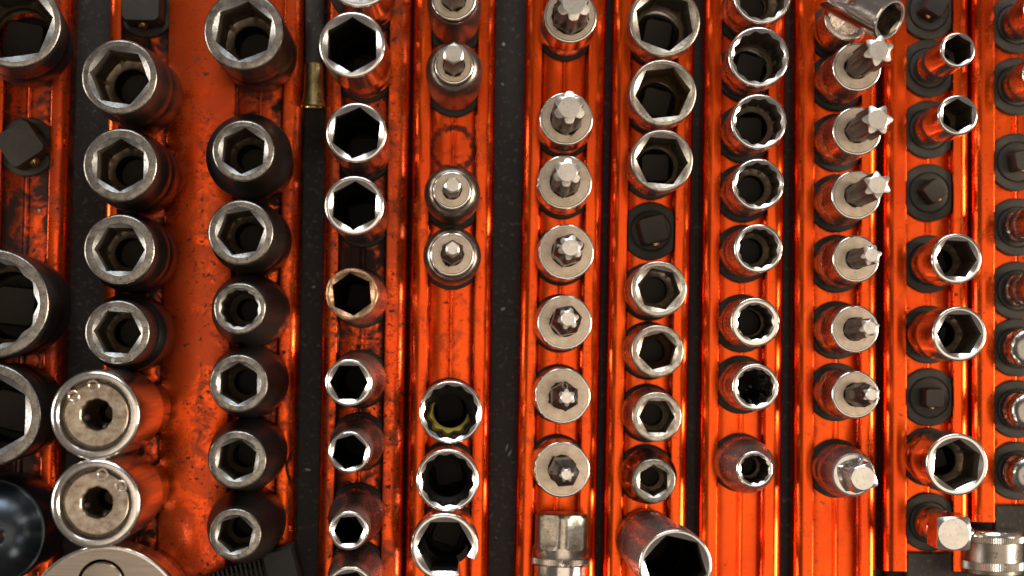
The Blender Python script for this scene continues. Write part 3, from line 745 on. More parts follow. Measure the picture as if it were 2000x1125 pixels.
def sleeve_profile(kind, rb, rt, h):
    f = 0.7
    z1 = h - f
    if kind == 'impact':
        return [(rb - 1.4, 0), (rb - 0.5, 0.25), (rb, 1.2), (rb, 0.40 * h), (rb - 0.45, 0.425 * h), (rb - 0.45, 0.46 * h), (rb - 0.05, 0.48 * h),
                (rb - 0.1, 0.60 * h), (rb - 0.2, 0.63 * h), (rt + 0.04, 0.70 * h), (rt, z1)]
    if kind == 'impact_step':
        return [(rb - 1.4, 0), (rb - 0.5, 0.25), (rb, 1.2), (rb, 0.55 * h), (rb - 0.3, 0.58 * h), (rt + 0.6, 0.62 * h), (rt, z1)]
    if kind == 'impact_cone':
        if rb > 12:
            return [(rb - 2.0, 0), (rb - 1.6, 0.3), (rb - 1.2, 0.35 * h), (rb - 0.2, 0.52 * h), (rb, 0.60 * h), (rb - 0.15, 0.655 * h), (rb - 0.6, 0.69 * h), (rb - 1.6, 0.72 * h), (rt + 1.0, 0.80 * h), (rt + 0.25, 0.88 * h), (rt, z1)]
        return [(rb - 1.6, 0), (rb - 0.5, 0.3), (rb, 1.4), (rb, 0.44 * h), (rb - 0.25, 0.50 * h), (rb - 0.9, 0.58 * h),
                (rt + (rb - rt) * 0.45, 0.76 * h), (rt + 0.25, 0.90 * h), (rt, z1)]
    if kind == 'deep':
        return [(rb - 0.9, 0), (rb - 0.3, 0.2), (rb, 0.8), (rb, 0.10 * h), (rb - 0.3, 0.112 * h), (rb - 0.3, 0.128 * h), (rb, 0.14 * h),
                (rb, 0.30 * h), (rb - 0.15, 0.34 * h), (rt + (rb - rt) * 0.5, 0.44 * h), (rt + 0.08, 0.53 * h), (rt, 0.58 * h), (rt, z1)]
    if kind in ('band', 'plain', 'slotted'):
        return [(rb - 0.9, 0), (rb - 0.3, 0.2), (rb, 0.8), (rb, 0.20 * h), (rb - 0.3, 0.215 * h), (rb - 0.3, 0.245 * h), (rb, 0.26 * h),
                (rb, 0.40 * h), (rb - 0.22, 0.415 * h), (rb - 0.22, 0.435 * h), (rb, 0.45 * h), (rt + (rb - rt) * 0.5, 0.58 * h), (rt, 0.70 * h), (rt, z1)]
    if kind == 'cone':
        return [(rb - 0.9, 0), (rb - 0.3, 0.2), (rb, 0.8), (rb, 0.40 * h), (rb - 0.1, 0.50 * h), (rb - 0.7, 0.60 * h), (rt + 0.9, 0.86 * h), (rt + 0.1, 0.95 * h), (rt, z1)]
    if kind == 'tube':
        return [(rb - 0.6, 0), (rb, 0.5), (rb, 0.24 * h), (rb - 0.18, 0.25 * h), (rb - 0.18, 0.27 * h), (rb, 0.28 * h), (rt, 0.5 * h), (rt, z1)]
    if kind == 'bigdeep':
        return [(rb - 0.9, 0), (rb - 0.2, 0.3), (rb, 1.0), (rb + 0.2, 0.20 * h), (rb, 0.205 * h), (rb, 0.225 * h), (rb + 0.25, 0.23 * h), (rb + 0.25, 0.275 * h),
                (rb + 0.05, 0.28 * h), (rb + 0.05, 0.29 * h), (rb + 0.3, 0.295 * h), (rt - 0.05, 0.7 * h), (rt, z1)]
    raise ValueError(kind)


NAMES = {'impact': 'impact_socket', 'impact_cone': 'impact_socket', 'deep': 'deep_socket', 'band': 'twelve_point_socket',
         'plain': 'hex_socket', 'slotted': 'slotted_socket', 'cone': 'cone_socket', 'tube': 'tube_socket', 'bigdeep': 'leaning_socket'}
GROUPS = {2: 'dark impact sockets', 3: 'dark impact sockets', 1: 'large dark sockets', 4: 'chrome deep sockets', 5: 'chrome twelve-point sockets',
          7: 'worn hex sockets', 8: 'twelve-point sockets', 10: 'tube sockets', 11: 'tube sockets'}


def build_socket(q):
    kind, h, rt, rb, rc = q['kind'], q['h'], q['rt'], q['rb'], q['rc']
    row = q['row']
    pk = 'impact_step' if q.get('step') else kind
    root = empty(NAMES[kind], q['b'], ZB, q['t'], q['lab'], 'socket', None if kind in ('slotted', 'bigdeep') else GROUPS[row])
    if kind.startswith('impact'):
        ms, mr, mi = M['impact'], M['rim_impact'], M['bore_impact_lit']
    elif kind == 'plain':
        ms, mr, mi = M['satin'], M['rim_worn'], (M['bore_brown'] if q['n'] in (1, 5) else M['bore_lit'])
        if q.get('dark'):
            ms, mr = M['darkchrome'], M['rim_impact']
    elif kind == 'deep':
        ms, mr, mi = M['chrome'], M['rim_chrome'], M['bore_shade']
        if q['n'] > 4:
            ms = M['sky_chrome']
        if q.get('rust'):
            ms, mr, mi = M['satin'], M['rim_rust'], M['bore_shade']
    elif kind in ('slotted', 'bigdeep'):
        ms, mr, mi = M['sky_chrome'] if kind == 'bigdeep' else M['chrome'], M['rim_chrome'], M['bore_shade']
    elif row == 10 or row == 11:
        ms, mr, mi = (M['chrome'] if row == 10 else M['darkchrome']), M['rim_chrome'], M['bore_lit']
    else:
        ms, mr, mi = M['satin'], M['rim_chrome'], M['bore_lit']
        if row == 5:
            ms, mi = M['chrome'], M['bore_shade']
        if kind == 'cone':
            ms = M['sky_chrome']
    pts = q.get('pts', 6)
    rot = math.radians(q.get('rot', 0))
    hr = hex_r(rc) if pts == 6 else twelve_r(rc, q.get('soft', 0.62))
    f = 0.7 if not kind.startswith('impact') else 0.8
    Rch = min(rc + 0.25, rt - f - 0.15)       # circle where the lead-in cone starts
    slope = 0.56
    wob = [random.uniform(-1, 1) for _ in range(6)]
    worn = 0.05 if kind in ('impact', 'impact_cone', 'plain') else 0.012
    if q.get('rust'):
        worn = 0.12

    def w(a, amp):
        return amp * (wob[0] * math.sin(3 * a + wob[1] * 3) + wob[2] * math.sin(7 * a + wob[3] * 3) * 0.7 + wob[4] * math.sin(17 * a + wob[5] * 3) * 0.5)
    prof = sleeve_profile(pk, rb, rt, h)
    open_a = None
    n = SEG * 2 if pts == 12 or kind in ('bigdeep', 'slotted') else SEG
    rings_s = [ring(r, z, n, rot) for r, z in prof]
    fl = fillet(rt, h, f)
    rings_r = [ring((lambda a, r=r: r + w(a, worn)), (lambda a, z=z: z + w(a + 1, worn)), n, rot) for r, z in fl]
    rings_r[0] = ring(rt, h - f, n, rot)
    rings_r.append(ring(lambda a: Rch + 0.12 + w(a + 2, worn), lambda a: h + w(a + 1, worn), n, rot))
    rings_r.append(ring(lambda a: Rch - 0.05 + w(a + 2, worn), lambda a: h - 0.1 + w(a + 1, worn), n, rot))

    def hz(a):
        return h - 0.1 - max(0.0, Rch - hr(a)) * slope

    def hrr(a):
        return min(hr(a), Rch - 0.06)
    rings_r.append(ring(hrr, hz, n, rot))
    # inside: polygon wall, rounded end, bore
    zf = 0.52 * h if not q.get('wide') else 0.42 * h
    if kind in ('deep', 'tube', 'bigdeep', 'slotted'):
        zf = 0.45 * h
    if row == 5 and pts == 12:
        zf = h - 7.5
    rbo = q.get('rbore', rc * (0.62 if not q.get('wide') else 0.80))
    if kind in ('deep', 'bigdeep', 'slotted'):
        rbo = q.get('rbore', rc * 0.80)
    zend = 0.6
    if q.get('post'):
        zend = 9.6
    rings_i = [ring(hrr, hz, n, rot), ring(hrr, lambda a: hz(a) - 0.15, n, rot), ring(hrr, zf + 0.8, n, rot),
               ring(lambda a: min(hr(a), rc * 0.9), zf, n, rot), ring(rbo + 0.5, zf - 0.8, n, rot), ring(rbo, zf - 1.3, n, rot),
               ring(rbo, zend + 0.5, n, rot), ring(max(rbo - 0.6, 0.5), zend, n, rot)]
    if kind == 'slotted':
        # the wall is cut open over a sector (front right); loft as open strips and close the cut
        lo, hi = math.radians(-62), math.radians(-22)
        k0 = int(round(((hi - rot) % (2 * math.pi)) / (2 * math.pi) * n))
        k1 = int(round(((lo - rot) % (2 * math.pi)) / (2 * math.pi) * n))
        idx = [k % n for k in range(k0, k1 + 1 if k1 > k0 else k1 + n + 1)]
        cut = lambda r: [r[k] for k in idx]
        low = [r for r in rings_s[:8]]
        MB().loft(low).build('socket_base', ms, root)
        up_s = [cut(r) for r in rings_s[7:]]
        MB().loft(up_s, closed=False).build('sleeve', ms, root)
        up_r = [cut(r) for r in rings_r]
        MB().loft(up_r, closed=False).build('rim', mr, root, 28)
        up_i = [cut(r) for r in rings_i[:6]]
        floor_z = prof[7][1]
        MB().loft(up_i + [cut(ring(rbo, floor_z, n, rot))], closed=False).build('bore', mi, root)
        MB().loft([ring(rb, floor_z, n, rot), ring(rbo, floor_z, n, rot), ring(rbo, 0.6, n, rot)]).build('ledge', mi, root)
        for e in (0, -1):
            outer = [r[e] for r in up_s + up_r]
            inner = [r[e] for r in up_i] + [ring(rbo, floor_z, n, rot)[idx[e]]]
            poly = outer + inner[1:]
            mb = MB()
            mb.v = list(poly)
            mb.f = [tuple(range(len(poly)))]
            mb.build('cut_face', M['satin'], root)
        return root
    sl = MB().loft(rings_s).build('sleeve', ms, root)
    mc = M['chamfer_grey'] if kind.startswith('impact') else (M['chamfer_worn'] if kind == 'plain' else mr)
    rim = MB().loft(rings_r[:-1]).build('rim', mr, root, 26)
    MB().loft(rings_r[-2:]).build('chamfer', mc, root, 26)
    md = M['bore_shade'] if not q.get('post') else mi
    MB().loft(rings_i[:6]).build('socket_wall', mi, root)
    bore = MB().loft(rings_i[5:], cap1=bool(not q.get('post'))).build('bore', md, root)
    if kind == 'bigdeep' or row == 5:
        zz0, zz1 = (0.02 * h, 0.19 * h) if kind == 'bigdeep' else (0.05 * h, 0.17 * h)
        kn = 160
        rr = rb + 0.12
        kr = lambda a: rr + (0.13 if int(round(a / (2 * math.pi) * kn * 2)) % 2 else -0.05)
        MB().loft([ring(lambda a: rr - 0.3, zz0, kn * 2), ring(kr, zz0 + 0.3, kn * 2), ring(kr, zz1 - 0.3, kn * 2), ring(lambda a: rr - 0.3, zz1, kn * 2)]).build('knurled_band', M['satin'], sl, 50)
    if q.get('grease') == 1:
        zg = zf - 0.7
        mb = MB()
        ks = 40
        inn, out_ = [], []
        top = []
        for k in range(ks + 1):
            a = math.radians(150 + 200 * k / ks)
            wd = 0.5 + 2.4 * math.sin(math.pi * k / ks) ** 0.7 * (0.7 + 0.3 * math.sin(k * 0.9))
            r0 = rbo + 0.1
            inn.append((r0 * math.cos(a), r0 * math.sin(a), zg - 0.3))
            top.append(((r0 + wd * 0.5) * math.cos(a), (r0 + wd * 0.5) * math.sin(a), zg + 1.5))
            out_.append(((r0 + wd) * math.cos(a), (r0 + wd) * math.sin(a), zg + 0.4))
        mb.loft([inn, top, out_], closed=False)
        g = mb.build('grease_smear', M['yellow'], root, 60)
        g['label'] = 'yellow grease smeared inside the socket'
    if q.get('grease') == 2:
        rg = rc * 0.93
        mb = MB()
        rs = []
        for j in range(6):
            fr = 1 - j / 5.5
            rs.append([(rg * fr * math.cos(2 * math.pi * k / 40), rg * fr * math.sin(2 * math.pi * k / 40),
                        h - 7 - 5 * (1 - fr) + (1.6 if 24 < k < 38 else 0.4) * math.sin(k * 1.7 + j * 2.1)) for k in range(40)])
        mb.loft(rs, cap1=True)
        g = mb.build('grease_plug', M['blackgrease'], root, 70)
        g['label'] = 'wet black grease clogging the opening'
    if q.get('step'):
        a = math.radians(262)
        rd = (rt - f + Rch) / 2 + 0.3
        MB().loft([ring(0.55, h - 0.02, 16, 0, rd * math.cos(a), rd * math.sin(a)), ring(0.5, h + 0.12, 16, 0, rd * math.cos(a), rd * math.sin(a))], cap1=True).build('paint_dot', M['flake'], rim)
    return root


# ---------------------------------------------------------------- bit sockets
def shear(mb, h0, bt):
    """lean the bit about its foot by the small slope bt"""
    return mb.move(lambda x, y, z: (x + bt[0] * (z - h0), y + bt[1] * (z - h0), z))


def build_bit(q):
    kind, h, rt, rb = q['kind'], q['h'], q['rt'], q['rb']
    nm = {'hexbit': 'hex_bit_socket', 'starbit': 'star_bit_socket', 'longbit': 'long_star_bit_socket', 'slimbit': 'bit_holder'}[kind]
    grp = {'hexbit': 'hex bit sockets', 'starbit': 'star bit sockets', 'longbit': 'long star bit sockets', 'slimbit': 'chrome holders at the right edge'}[kind]
    root = empty(nm, q['b'], ZB, q['t'], q['lab'], 'bit socket', grp)
    f = 0.55
    if kind == 'hexbit':
        prof = [(rb - 1.0, 0), (rb - 0.9, 2.0), (rb - 0.7, 2.2), (rb - 0.4, 0.30 * h), (rb - 0.1, 0.5 * h), (rb, 0.62 * h), (rb, 0.72 * h)]
        for k in range(1, 7):
            a = math.pi / 2 * k / 6
            prof.append((rt + 0.25 + (rb - rt - 0.25) * math.cos(a), 0.72 * h + (0.22 * h) * math.sin(a)))
        prof.append((rt, h - f))
    else:
        prof = [(rb - 0.9, 0), (rb - 0.25, 0.2), (rb, 0.8), (rb, 0.22 * h), (rb - 0.3, 0.235 * h), (rb - 0.3, 0.27 * h), (rb, 0.285 * h),
                (rb, 0.45 * h), (rb - 0.22, 0.46 * h), (rb - 0.22, 0.49 * h), (rb, 0.50 * h), (rt, 0.58 * h), (rt, h - f)]
    if kind == 'slimbit':
        prof = [(rb - 0.5, 0), (rb, 0.5), (rb, 0.2 * h), (rb - 0.5, 0.22 * h), (rb - 0.5, 0.25 * h), (rb - 0.1, 0.27 * h), (rb - 0.1, 0.45 * h),
                (rb - 0.6, 0.47 * h), (rb - 0.6, 0.5 * h), (rb - 0.3, 0.52 * h), (rt, 0.8 * h), (rt, h - f)]
    lathe(prof).build('holder', {'longbit': M['satin'], 'hexbit': M['holder'], 'slimbit': M['darkchrome']}.get(kind, M['chrome']), root)
    rs = q['rs']
    hole = rs * 0.90 + 0.12
    fl = fillet(rt, h, f)
    lathe(fl + [(rt - f - 0.15, h), (rt - f - 0.3, h - 0.05)]).build('edge_ring', M['rim_chrome'], root)
    fc = lathe([(rt - f - 0.3, h - 0.05), ((rt + hole) / 2, h - 0.05), (hole + 0.15, h - 0.06), (hole, h - 0.3), (hole - 0.02, h - 4)]).build('end_face', M['face'], root)
    fc['grime_radius'] = (hole + 0.25) * MM
    tip, rtp = q['tip'], q['rtip']
    bt = q.get('bt', (0, 0))
    rot = math.radians(q.get('rot', 0))
    hx = hex_r(rs)
    z0 = h - 4.5
    L = tip - h
    if kind == 'hexbit':
        hxt = hex_r(rtp)
        cm = 0.5
        zs = tip - (1.2 if abs(rs - rtp) < 0.6 else 7.0)
        sh = MB().loft([ring(hx, z0, 96, rot), ring(hx, zs - 1.2, 96, rot), ring(lambda a: hx(a) * 0.5 + hxt(a) * 0.5, zs, 96, rot), ring(hxt, zs + 0.6, 96, rot)])
        shear(sh, h, bt).build('bit_shank', M['bit'], root, 25)
        ap = rtp * 0.866
        tp = MB().loft([ring(hxt, zs + 0.6, 96, rot), ring(hxt, lambda a: tip - 0.15 - max(0, (hxt(a) - ap * 0.93)) * 0.6, 96, rot),
                        ring(ap * 0.90, tip - 0.05, 96, rot), ring(ap * 0.86, tip, 96, rot), ring(ap * 0.4, tip, 96, rot)], cap1=True)
        shear(tp, h, bt).build('hex_tip', M['tip'], root, 20)
        return root
    if kind == 'slimbit':
        tp = MB().loft([ring(hx, z0, 48), ring(hx, tip - 4, 48), ring(rtp, tip, 48)], cap1=True)
        tp.build('bit_shank', M['bit'], root, 25)
        return root
    d, pw = ((0.29, 1.3) if q['rtip'] < 4.0 else (0.28, 2.2)) if kind == 'starbit' else (0.32, 0.85)
    sr = star_r(rtp, d, pw)
    small = rtp < rs * 0.80
    zt0 = tip - (max(3.5, 0.40 * L) if small else max(4.5, 0.80 * L))           # where flutes start
    zt1 = zt0 + (2.6 if not small else 3.0)
    n = 144
    rings = [ring(hx, z0, n, rot), ring(hx, zt0, n, rot)]
    if small:
        rings += [ring(lambda a: min(hx(a), rs * 0.90), zt0 + 0.5, n, rot), ring(lambda a: 0.5 * rs * 0.86 + 0.5 * rtp, zt0 + 1.6, n, rot), ring(lambda a: rtp * 1.04, zt0 + 2.6, n, rot), ring(sr, zt1 + 0.7, n, rot)]
        zt1 += 0.7
    else:
        # flutes run out into the hexagonal shank
        rings += [ring(lambda a: min(hx(a), sr(a) * 0.4 + hx(a) * 0.6), zt0 + 0.9, n, rot), ring(lambda a: min(hx(a) * 1.0, sr(a)) * 0.85 + 0.15 * hx(a), zt1, n, rot), ring(sr, zt1 + 0.9, n, rot)]
        zt1 += 0.9
    rings.append(ring(sr, tip - 1.1, n, rot))
    zt1 = tip - 1.1
    sh = MB().loft(rings)
    shear(sh, h, bt)
    sh.build('bit_shank', M['bit_grey'] if small and kind == 'starbit' else M['bit'], root, 30)
    rin = rtp * (1 - d) * 0.93
    tp = MB().loft([ring(sr, zt1, n, rot), ring(sr, lambda a: tip - 0.10 - max(0, sr(a) - rin) * 0.22, n, rot),
                    ring(rin, tip - 0.04, n, rot), ring(rin * 0.97, tip, n, rot), ring(rin * 0.4, tip, n, rot)], cap1=True)
    shear(tp, h, bt)
    tp.build('star_tip', M['tip'], root, 14)
    if q.get('worn') and kind == 'starbit':
        a = math.radians(190)
        cx, cy = (rt - 0.15) * math.cos(a), (rt - 0.15) * math.sin(a)
        mb = MB()
        for k in range(1, 6):
            pass
        mb.loft([[(cx + x * 0.7, cy + y * 1.3, h - 0.3 + z) for x, y, z in ring(0.75 * math.cos(math.pi / 2 * k / 4) + 1e-3, 0.7 * math.sin(math.pi / 2 * k / 4), 14)] for k in range(5)])
        nk = mb.build('raised_burr', M['tip'], root, 50)
    return root


# ---------------------------------------------------------------- special tools standing on the rails
def build_extractor(q):
    h, rt, rb = q['h'], q['rt'], q['rb']
    root = empty('stud_extractor', q['b'], ZB, q['t'], q['lab'], 'stud extractor', 'chrome stud extractors')
    lathe([(rb - 1, 0), (rb - 0.2, 0.3), (rb, 1.0), (rb, 0.20 * h), (rb + 0.2, 0.22 * h), (rt - 0.3, 0.36 * h), (rt, 0.40 * h), (rt, h - 1.2)]).build('sleeve', M['chrome'], root)
    rim = lathe(fillet(rt, h, 1.2, 6) + [(rt - 2.0, h), (rt - 2.3, h - 0.25), (rt - 2.45, h - 2.6)]).build('rim', M['rim_chrome'], root)
    rf = rt - 2.45
    zr = h - 2.6
    lathe([(rf, zr), (rf, zr - 1.6), (rf - 1.15, zr - 1.6), (rf - 1.2, zr + 0.15)]).build('groove', M['bore'], root)
    n = 120
    hole = 4.35
    deca = lambda a: hole * (1 + 0.05 * abs(math.sin(5 * a)) - 0.025)
    fc = MB().loft([ring(rf - 1.2, zr + 0.15, n), ring(rf - 1.4, zr + 0.35, n), ring(hole + 1.5, zr + 0.35, n), ring(lambda a: deca(a) + 0.35, zr + 0.25, n), ring(deca, zr - 0.15, n), ring(lambda a: deca(a), zr - 9, n), ring(2.0, zr - 20, n)], cap1=True)
    fc = fc.build('recessed_face', M['face_brown'], root)
    fc['grime_radius'] = 3.2 * MM
    for pa in q['pins']:
        a = math.radians(pa)
        cx, cy = (rf - 1.75) * math.cos(a), (rf - 1.75) * math.sin(a)
        mb = MB()
        mb.loft([ring(1.75, zr + 0.3, 28, 0, cx, cy), ring(1.75, zr + 0.9, 28, 0, cx, cy), ring(1.55, zr + 1.1, 28, 0, cx, cy), ring(1.15, zr + 1.1, 28, 0, cx, cy), ring(1.0, zr + 0.95, 28, 0, cx, cy)])
        pin = mb.build('pin', M['satin'], root)
        MB().loft([ring(1.0, zr + 0.95, 28, 0, cx, cy), ring(0.95, zr + 0.2, 28, 0, cx, cy), ring(0.3, zr + 0.15, 28, 0, cx, cy)], cap1=True).build('pin_hole', M['bore_brown'], pin)
    for pa, rr in ((195, 3.7), (300, 3.9)):
        a = math.radians(pa)
        cx, cy = rr * math.cos(a), rr * math.sin(a)
        mb = MB().loft([[(cx + x, cy + y, zr - 4.2 + z) for x, y, z in ring(1.2 * math.sin(math.pi * k / 8) + 1e-3, 1.2 * math.cos(math.pi * k / 8) * 2.4, 16)] for k in range(9)])
        mb.build('roller', M['bit'], root)
    return root


def build_dome(q):
    h, rt, rb = q['h'], q['rt'], q['rb']
    root = empty('tapered_adapter', q['b'], ZB, (0, 0), q['lab'], 'adapter')
    root.rotation_euler = (0, 0, 0)
    lathe([(rb - 1.2, 0), (rb - 0.2, 0.4), (rb, 1.2), (rb, h - 9), (rb - 0.3, h - 8.4), (rb - 0.9, h - 8.2)]).build('collar', M['blueblack'], root)
    lathe([(rb - 0.9, h - 8.2), (rb - 1.3, h - 7.9), (rb - 3.2, h - 5.2), (rb * 0.55, h - 2.0), (rb * 0.36, h - 1.2)]).build('cone', M['blueblack'], root)
    lathe([(rb * 0.36, h - 1.4), (rb * 0.33, h + 4), (rb * 0.29, h + 5), (rb * 0.1, h + 5)], cap1=True).build('boss', M['rim_chrome'], root)
    return root


def build_joint(q):
    h, rt, rb = q['h'], q['rt'], q['rb']
    root = empty('universal_joint', q['b'], ZB, q['t'], q['lab'], 'universal joint')
    lathe([(rb - 0.9, 0), (rb - 0.2, 0.2), (rb, 0.8), (rb, 0.3 * h), (rb - 0.3, 0.32 * h), (rb - 0.3, 0.36 * h), (rb, 0.38 * h), (rt, 0.6 * h), (rt, h - 1.5)] + fillet(rt, h - 0.9, 0.6)
          + [(rt - 1.6, h - 0.9), (rt - 1.9, h - 1.4), (rt - 2.2, h - 5), (0.5, h - 6)], cap1=True).build('lower_body', M['satin'], root)
    # lower fork cheeks (two ears standing up either side of the cross)
    pa = PT['joint_a']
    pb = PT['joint_b']
    bx, by = q['b']
    A = Vector((pa[0] - bx, pa[1] - by, pa[2] - ZB))
    B = Vector((pb[0] - bx, pb[1] - by, pb[2] - ZB))
    ax = (B - A).normalized()
    side = Vector((ax.y, -ax.x, 0)).normalized()       # horizontal, towards the lower edge of the photo
    up = side.cross(ax).normalized()
    if up.z < 0:
        up = -up
    L = (B - A).length
    # cross block
    cb = MB()
    cc = A + ax * (L * 0.22)
    def P(u, s, w):
        return tuple(A + ax * u + side * s + up * w)
    cr = []
    for k in range(9):
        t = -4.2 + 8.4 * k / 8
        rr = 4.3 if abs(t) < 4 else 3.8
        cr.append([P(L * 0.22 + rr * math.cos(2 * math.pi * j / 24), t, rr * math.sin(2 * math.pi * j / 24)) for j in range(24)])
    MB().loft(cr, True, True).build('cross_block', M['satin'], root, 40)
    # upper fork: a tube whose back end runs out into two tongues that hold the cross
    n = 96
    Ro, Ri = 6.3, 4.6
    u0 = L * 0.52

    def pt(u, r, a):
        return tuple(A + ax * u + side * (r * math.cos(a)) + up * (r * math.sin(a)))

    def back(a):
        d = abs((a + math.pi / 2) % math.pi - math.pi / 2) / math.radians(62)
        return u0 - (u0 + 1.5) * ((1 - d * d) ** 0.75 if d < 1 else 0.0)
    ang = [2 * math.pi * k / n for k in range(n)]
    rows_ = []
    for k in range(9):
        t = k / 8
        rows_.append([pt(back(a) + (L - 0.4 - back(a)) * t, Ro - (0.35 if k == 0 else 0), a) for a in ang])
    MB().loft(rows_).build('fork', M['chrome'], root, 40)
    inner = [[pt(back(a), Ro - 0.35, a) for a in ang], [pt(back(a) + 0.2, Ri, a) for a in ang], [pt(max(back(a) + 0.2, u0 + 1.0), Ri, a) for a in ang], [pt(u0 + 1.2, 0.5, a) for a in ang]]
    MB().loft(inner, cap1=True).build('fork_inside', M['satin'], root, 40)
    MB().loft([[pt(L - 0.4, Ro, a) for a in ang], [pt(L, Ro - 0.35, a) for a in ang], [pt(L, Ro - 0.9, a) for a in ang], [pt(L - 0.4, Ro - 1.25, a) for a in ang]]).build('fork_rim', M['rim_chrome'], root)
    sqf = lambda a: min((Ro - 2.1) / max(abs(math.cos(a)), abs(math.sin(a))), Ro - 1.3)
    MB().loft([[pt(L - 0.4, Ro - 1.25, a) for a in ang], [pt(L - 0.9, sqf(a), a) for a in ang], [pt(L - 6.5, sqf(a), a) for a in ang]], cap1=True).build('drive_hole', M['bore'], root)
    # ears of the lower body that carry the other axle of the cross
    for s_ in (-1, 1):
        ers = []
        c0 = A + ax * (L * 0.22)
        for k in range(8):
            t = k / 7
            wd = 4.0 * math.sqrt(max(0.03, 1 - max(0.0, (t - 0.5) / 0.52) ** 2))
            z = h - 2 + (c0.z + 3.2 - h + 2) * t
            ctr = Vector((c0.x * t, c0.y * t, z)) + up.cross(side).normalized() * 0
            e1 = Vector((ax.x, ax.y, 0)).normalized()
            pos = ctr + e1 * (s_ * 4.9)
            ers.append([tuple(pos + side * dx + e1 * dy) for dx, dy in ((-wd, -0.8), (wd, -0.8), (wd, 0.8), (-wd, 0.8))])
        if s_ < 0:
            MB().loft(ers, True, True).build('lower_ear', M['satin'], root, 45)
    return root


def build_adapter(q):
    h, rt, rb, rs = q['h'], q['rt'], q['rb'], q['rs']
    root = empty('square_drive_adapter', q['b'], ZB, q['t'], q['lab'], 'adapter', 'square drive adapters')
    if q.get('ball'):
        prof = [(rb - 0.5, 0), (rb, 0.5), (rb, 0.4 * h), (rb - 0.2, 0.42 * h), (rt, 0.6 * h), (rt, h - 1.0)] + fillet(rt, h, 1.0) + [(rt - 1.8, h)]
    else:
        prof = [(rb - 0.9, 0), (rb - 0.2, 0.2), (rb, 0.8), (rb, 0.30 * h), (rb - 0.35, 0.33 * h), (rb - 0.35, 0.37 * h), (rb, 0.40 * h), (rb, 0.62 * h), (rb - 0.1, 0.66 * h), (rt + 0.3, 0.93 * h), (rt, h - 0.2), (rt - 0.5, h)]
    lathe(prof).build('body', M['chrome'] if q.get('ball') else M['sky_chrome'], root)
    rot = math.radians(q['rot'])
    tip = q['tip']
    hs = rs * 0.80
    f = sq_r(hs * math.sqrt(2), 0.045)
    n = 128
    a0 = rot + math.pi / 4
    # scooped shoulder then square
    MB().loft([ring(prof[-1][0], h, n, a0), ring(lambda a: f(a) * 0.5 + (rt - 0.6) * 0.5 if f(a) < rt else f(a), h + 0.1, n, a0), ring(lambda a: f(a) * 1.03, h + 0.9, n, a0), ring(f, h + 2.0, n, a0),
               ring(f, tip - 1.3, n, a0)]).build('drive_square', M['chrome'], root, 30)
    ri = hs * 0.97
    MB().loft([ring(f, tip - 1.3, n, a0), ring(f, lambda a: tip - 0.2 - max(0, f(a) - ri) * 0.6, n, a0), ring(lambda a: min(f(a), ri + (f(a) - ri) * 0.92), lambda a: tip - 0.12 - max(0, f(a) - ri) * 0.45, n, a0), ring(lambda a: min(ri * 0.96, f(a) * 0.97), tip, n, a0)]).build('chamfered_edge', M['rim_chrome'], root, 25)
    MB().loft([ring(lambda a: min(ri * 0.96, f(a) * 0.97), tip, n, a0), ring(ri * 0.3, tip + 0.02, n, a0)], cap1=True).build('drive_face', M['tip'], root)
    if q.get('ball'):
        rbll = 1.7
        MB().loft([[(hs + 0.2 + x, y, tip - 3.4 + z) for x, y, z in ring(rbll * math.sin(math.pi * k / 10) + 1e-3, rbll * math.cos(math.pi * k / 10), 20)] for k in range(11)]).build('detent_ball', M['chrome'], root)
    return root


def build_knob(q):
    h, rt, rb = q['h'], q['rt'], q['rb']
    root = empty('round_ended_holder', q['b'], ZB, q['t'], q['lab'], 'bit holder', 'chrome holders at the right edge')
    lathe([(rb - 0.6, 0), (rb, 0.5), (rb, 0.3 * h), (rb - 0.6, 0.35 * h), (rb - 0.6, 0.5 * h), (rb, 0.6 * h), (rt * 0.9, 0.75 * h), (rt, 0.83 * h)]).build('holder', M['darkchrome'], root)
    prof = [(rt, 0.83 * h), (rt, 0.9 * h)]
    for k in range(1, 9):
        a = math.pi / 2 * k / 8
        prof.append((rt * (0.45 + 0.55 * math.cos(a)), 0.9 * h + 0.12 * h * math.sin(a)))
    prof += [(rt * 0.4, h - 1.5), (rt * 0.35, h - 5)]
    lathe(prof, cap1=True).build('rounded_end', M['darkchrome'], root)
    return root


for q in ITEMS:
    k = q['kind']
    if k == 'post':
        add_clip(q, True)
        continue
    if 'clip' in q:
        add_clip(q, False)
    if k in NAMES:
        build_socket(q)
    elif k in ('hexbit', 'starbit', 'longbit', 'slimbit'):
        build_bit(q)
    elif k == 'extractor':
        build_extractor(q)
    elif k == 'dome':
        build_dome(q)
    elif k == 'joint':
        build_joint(q)
    elif k == 'adapter':
        build_adapter(q)
    elif k == 'knob':
        build_knob(q)

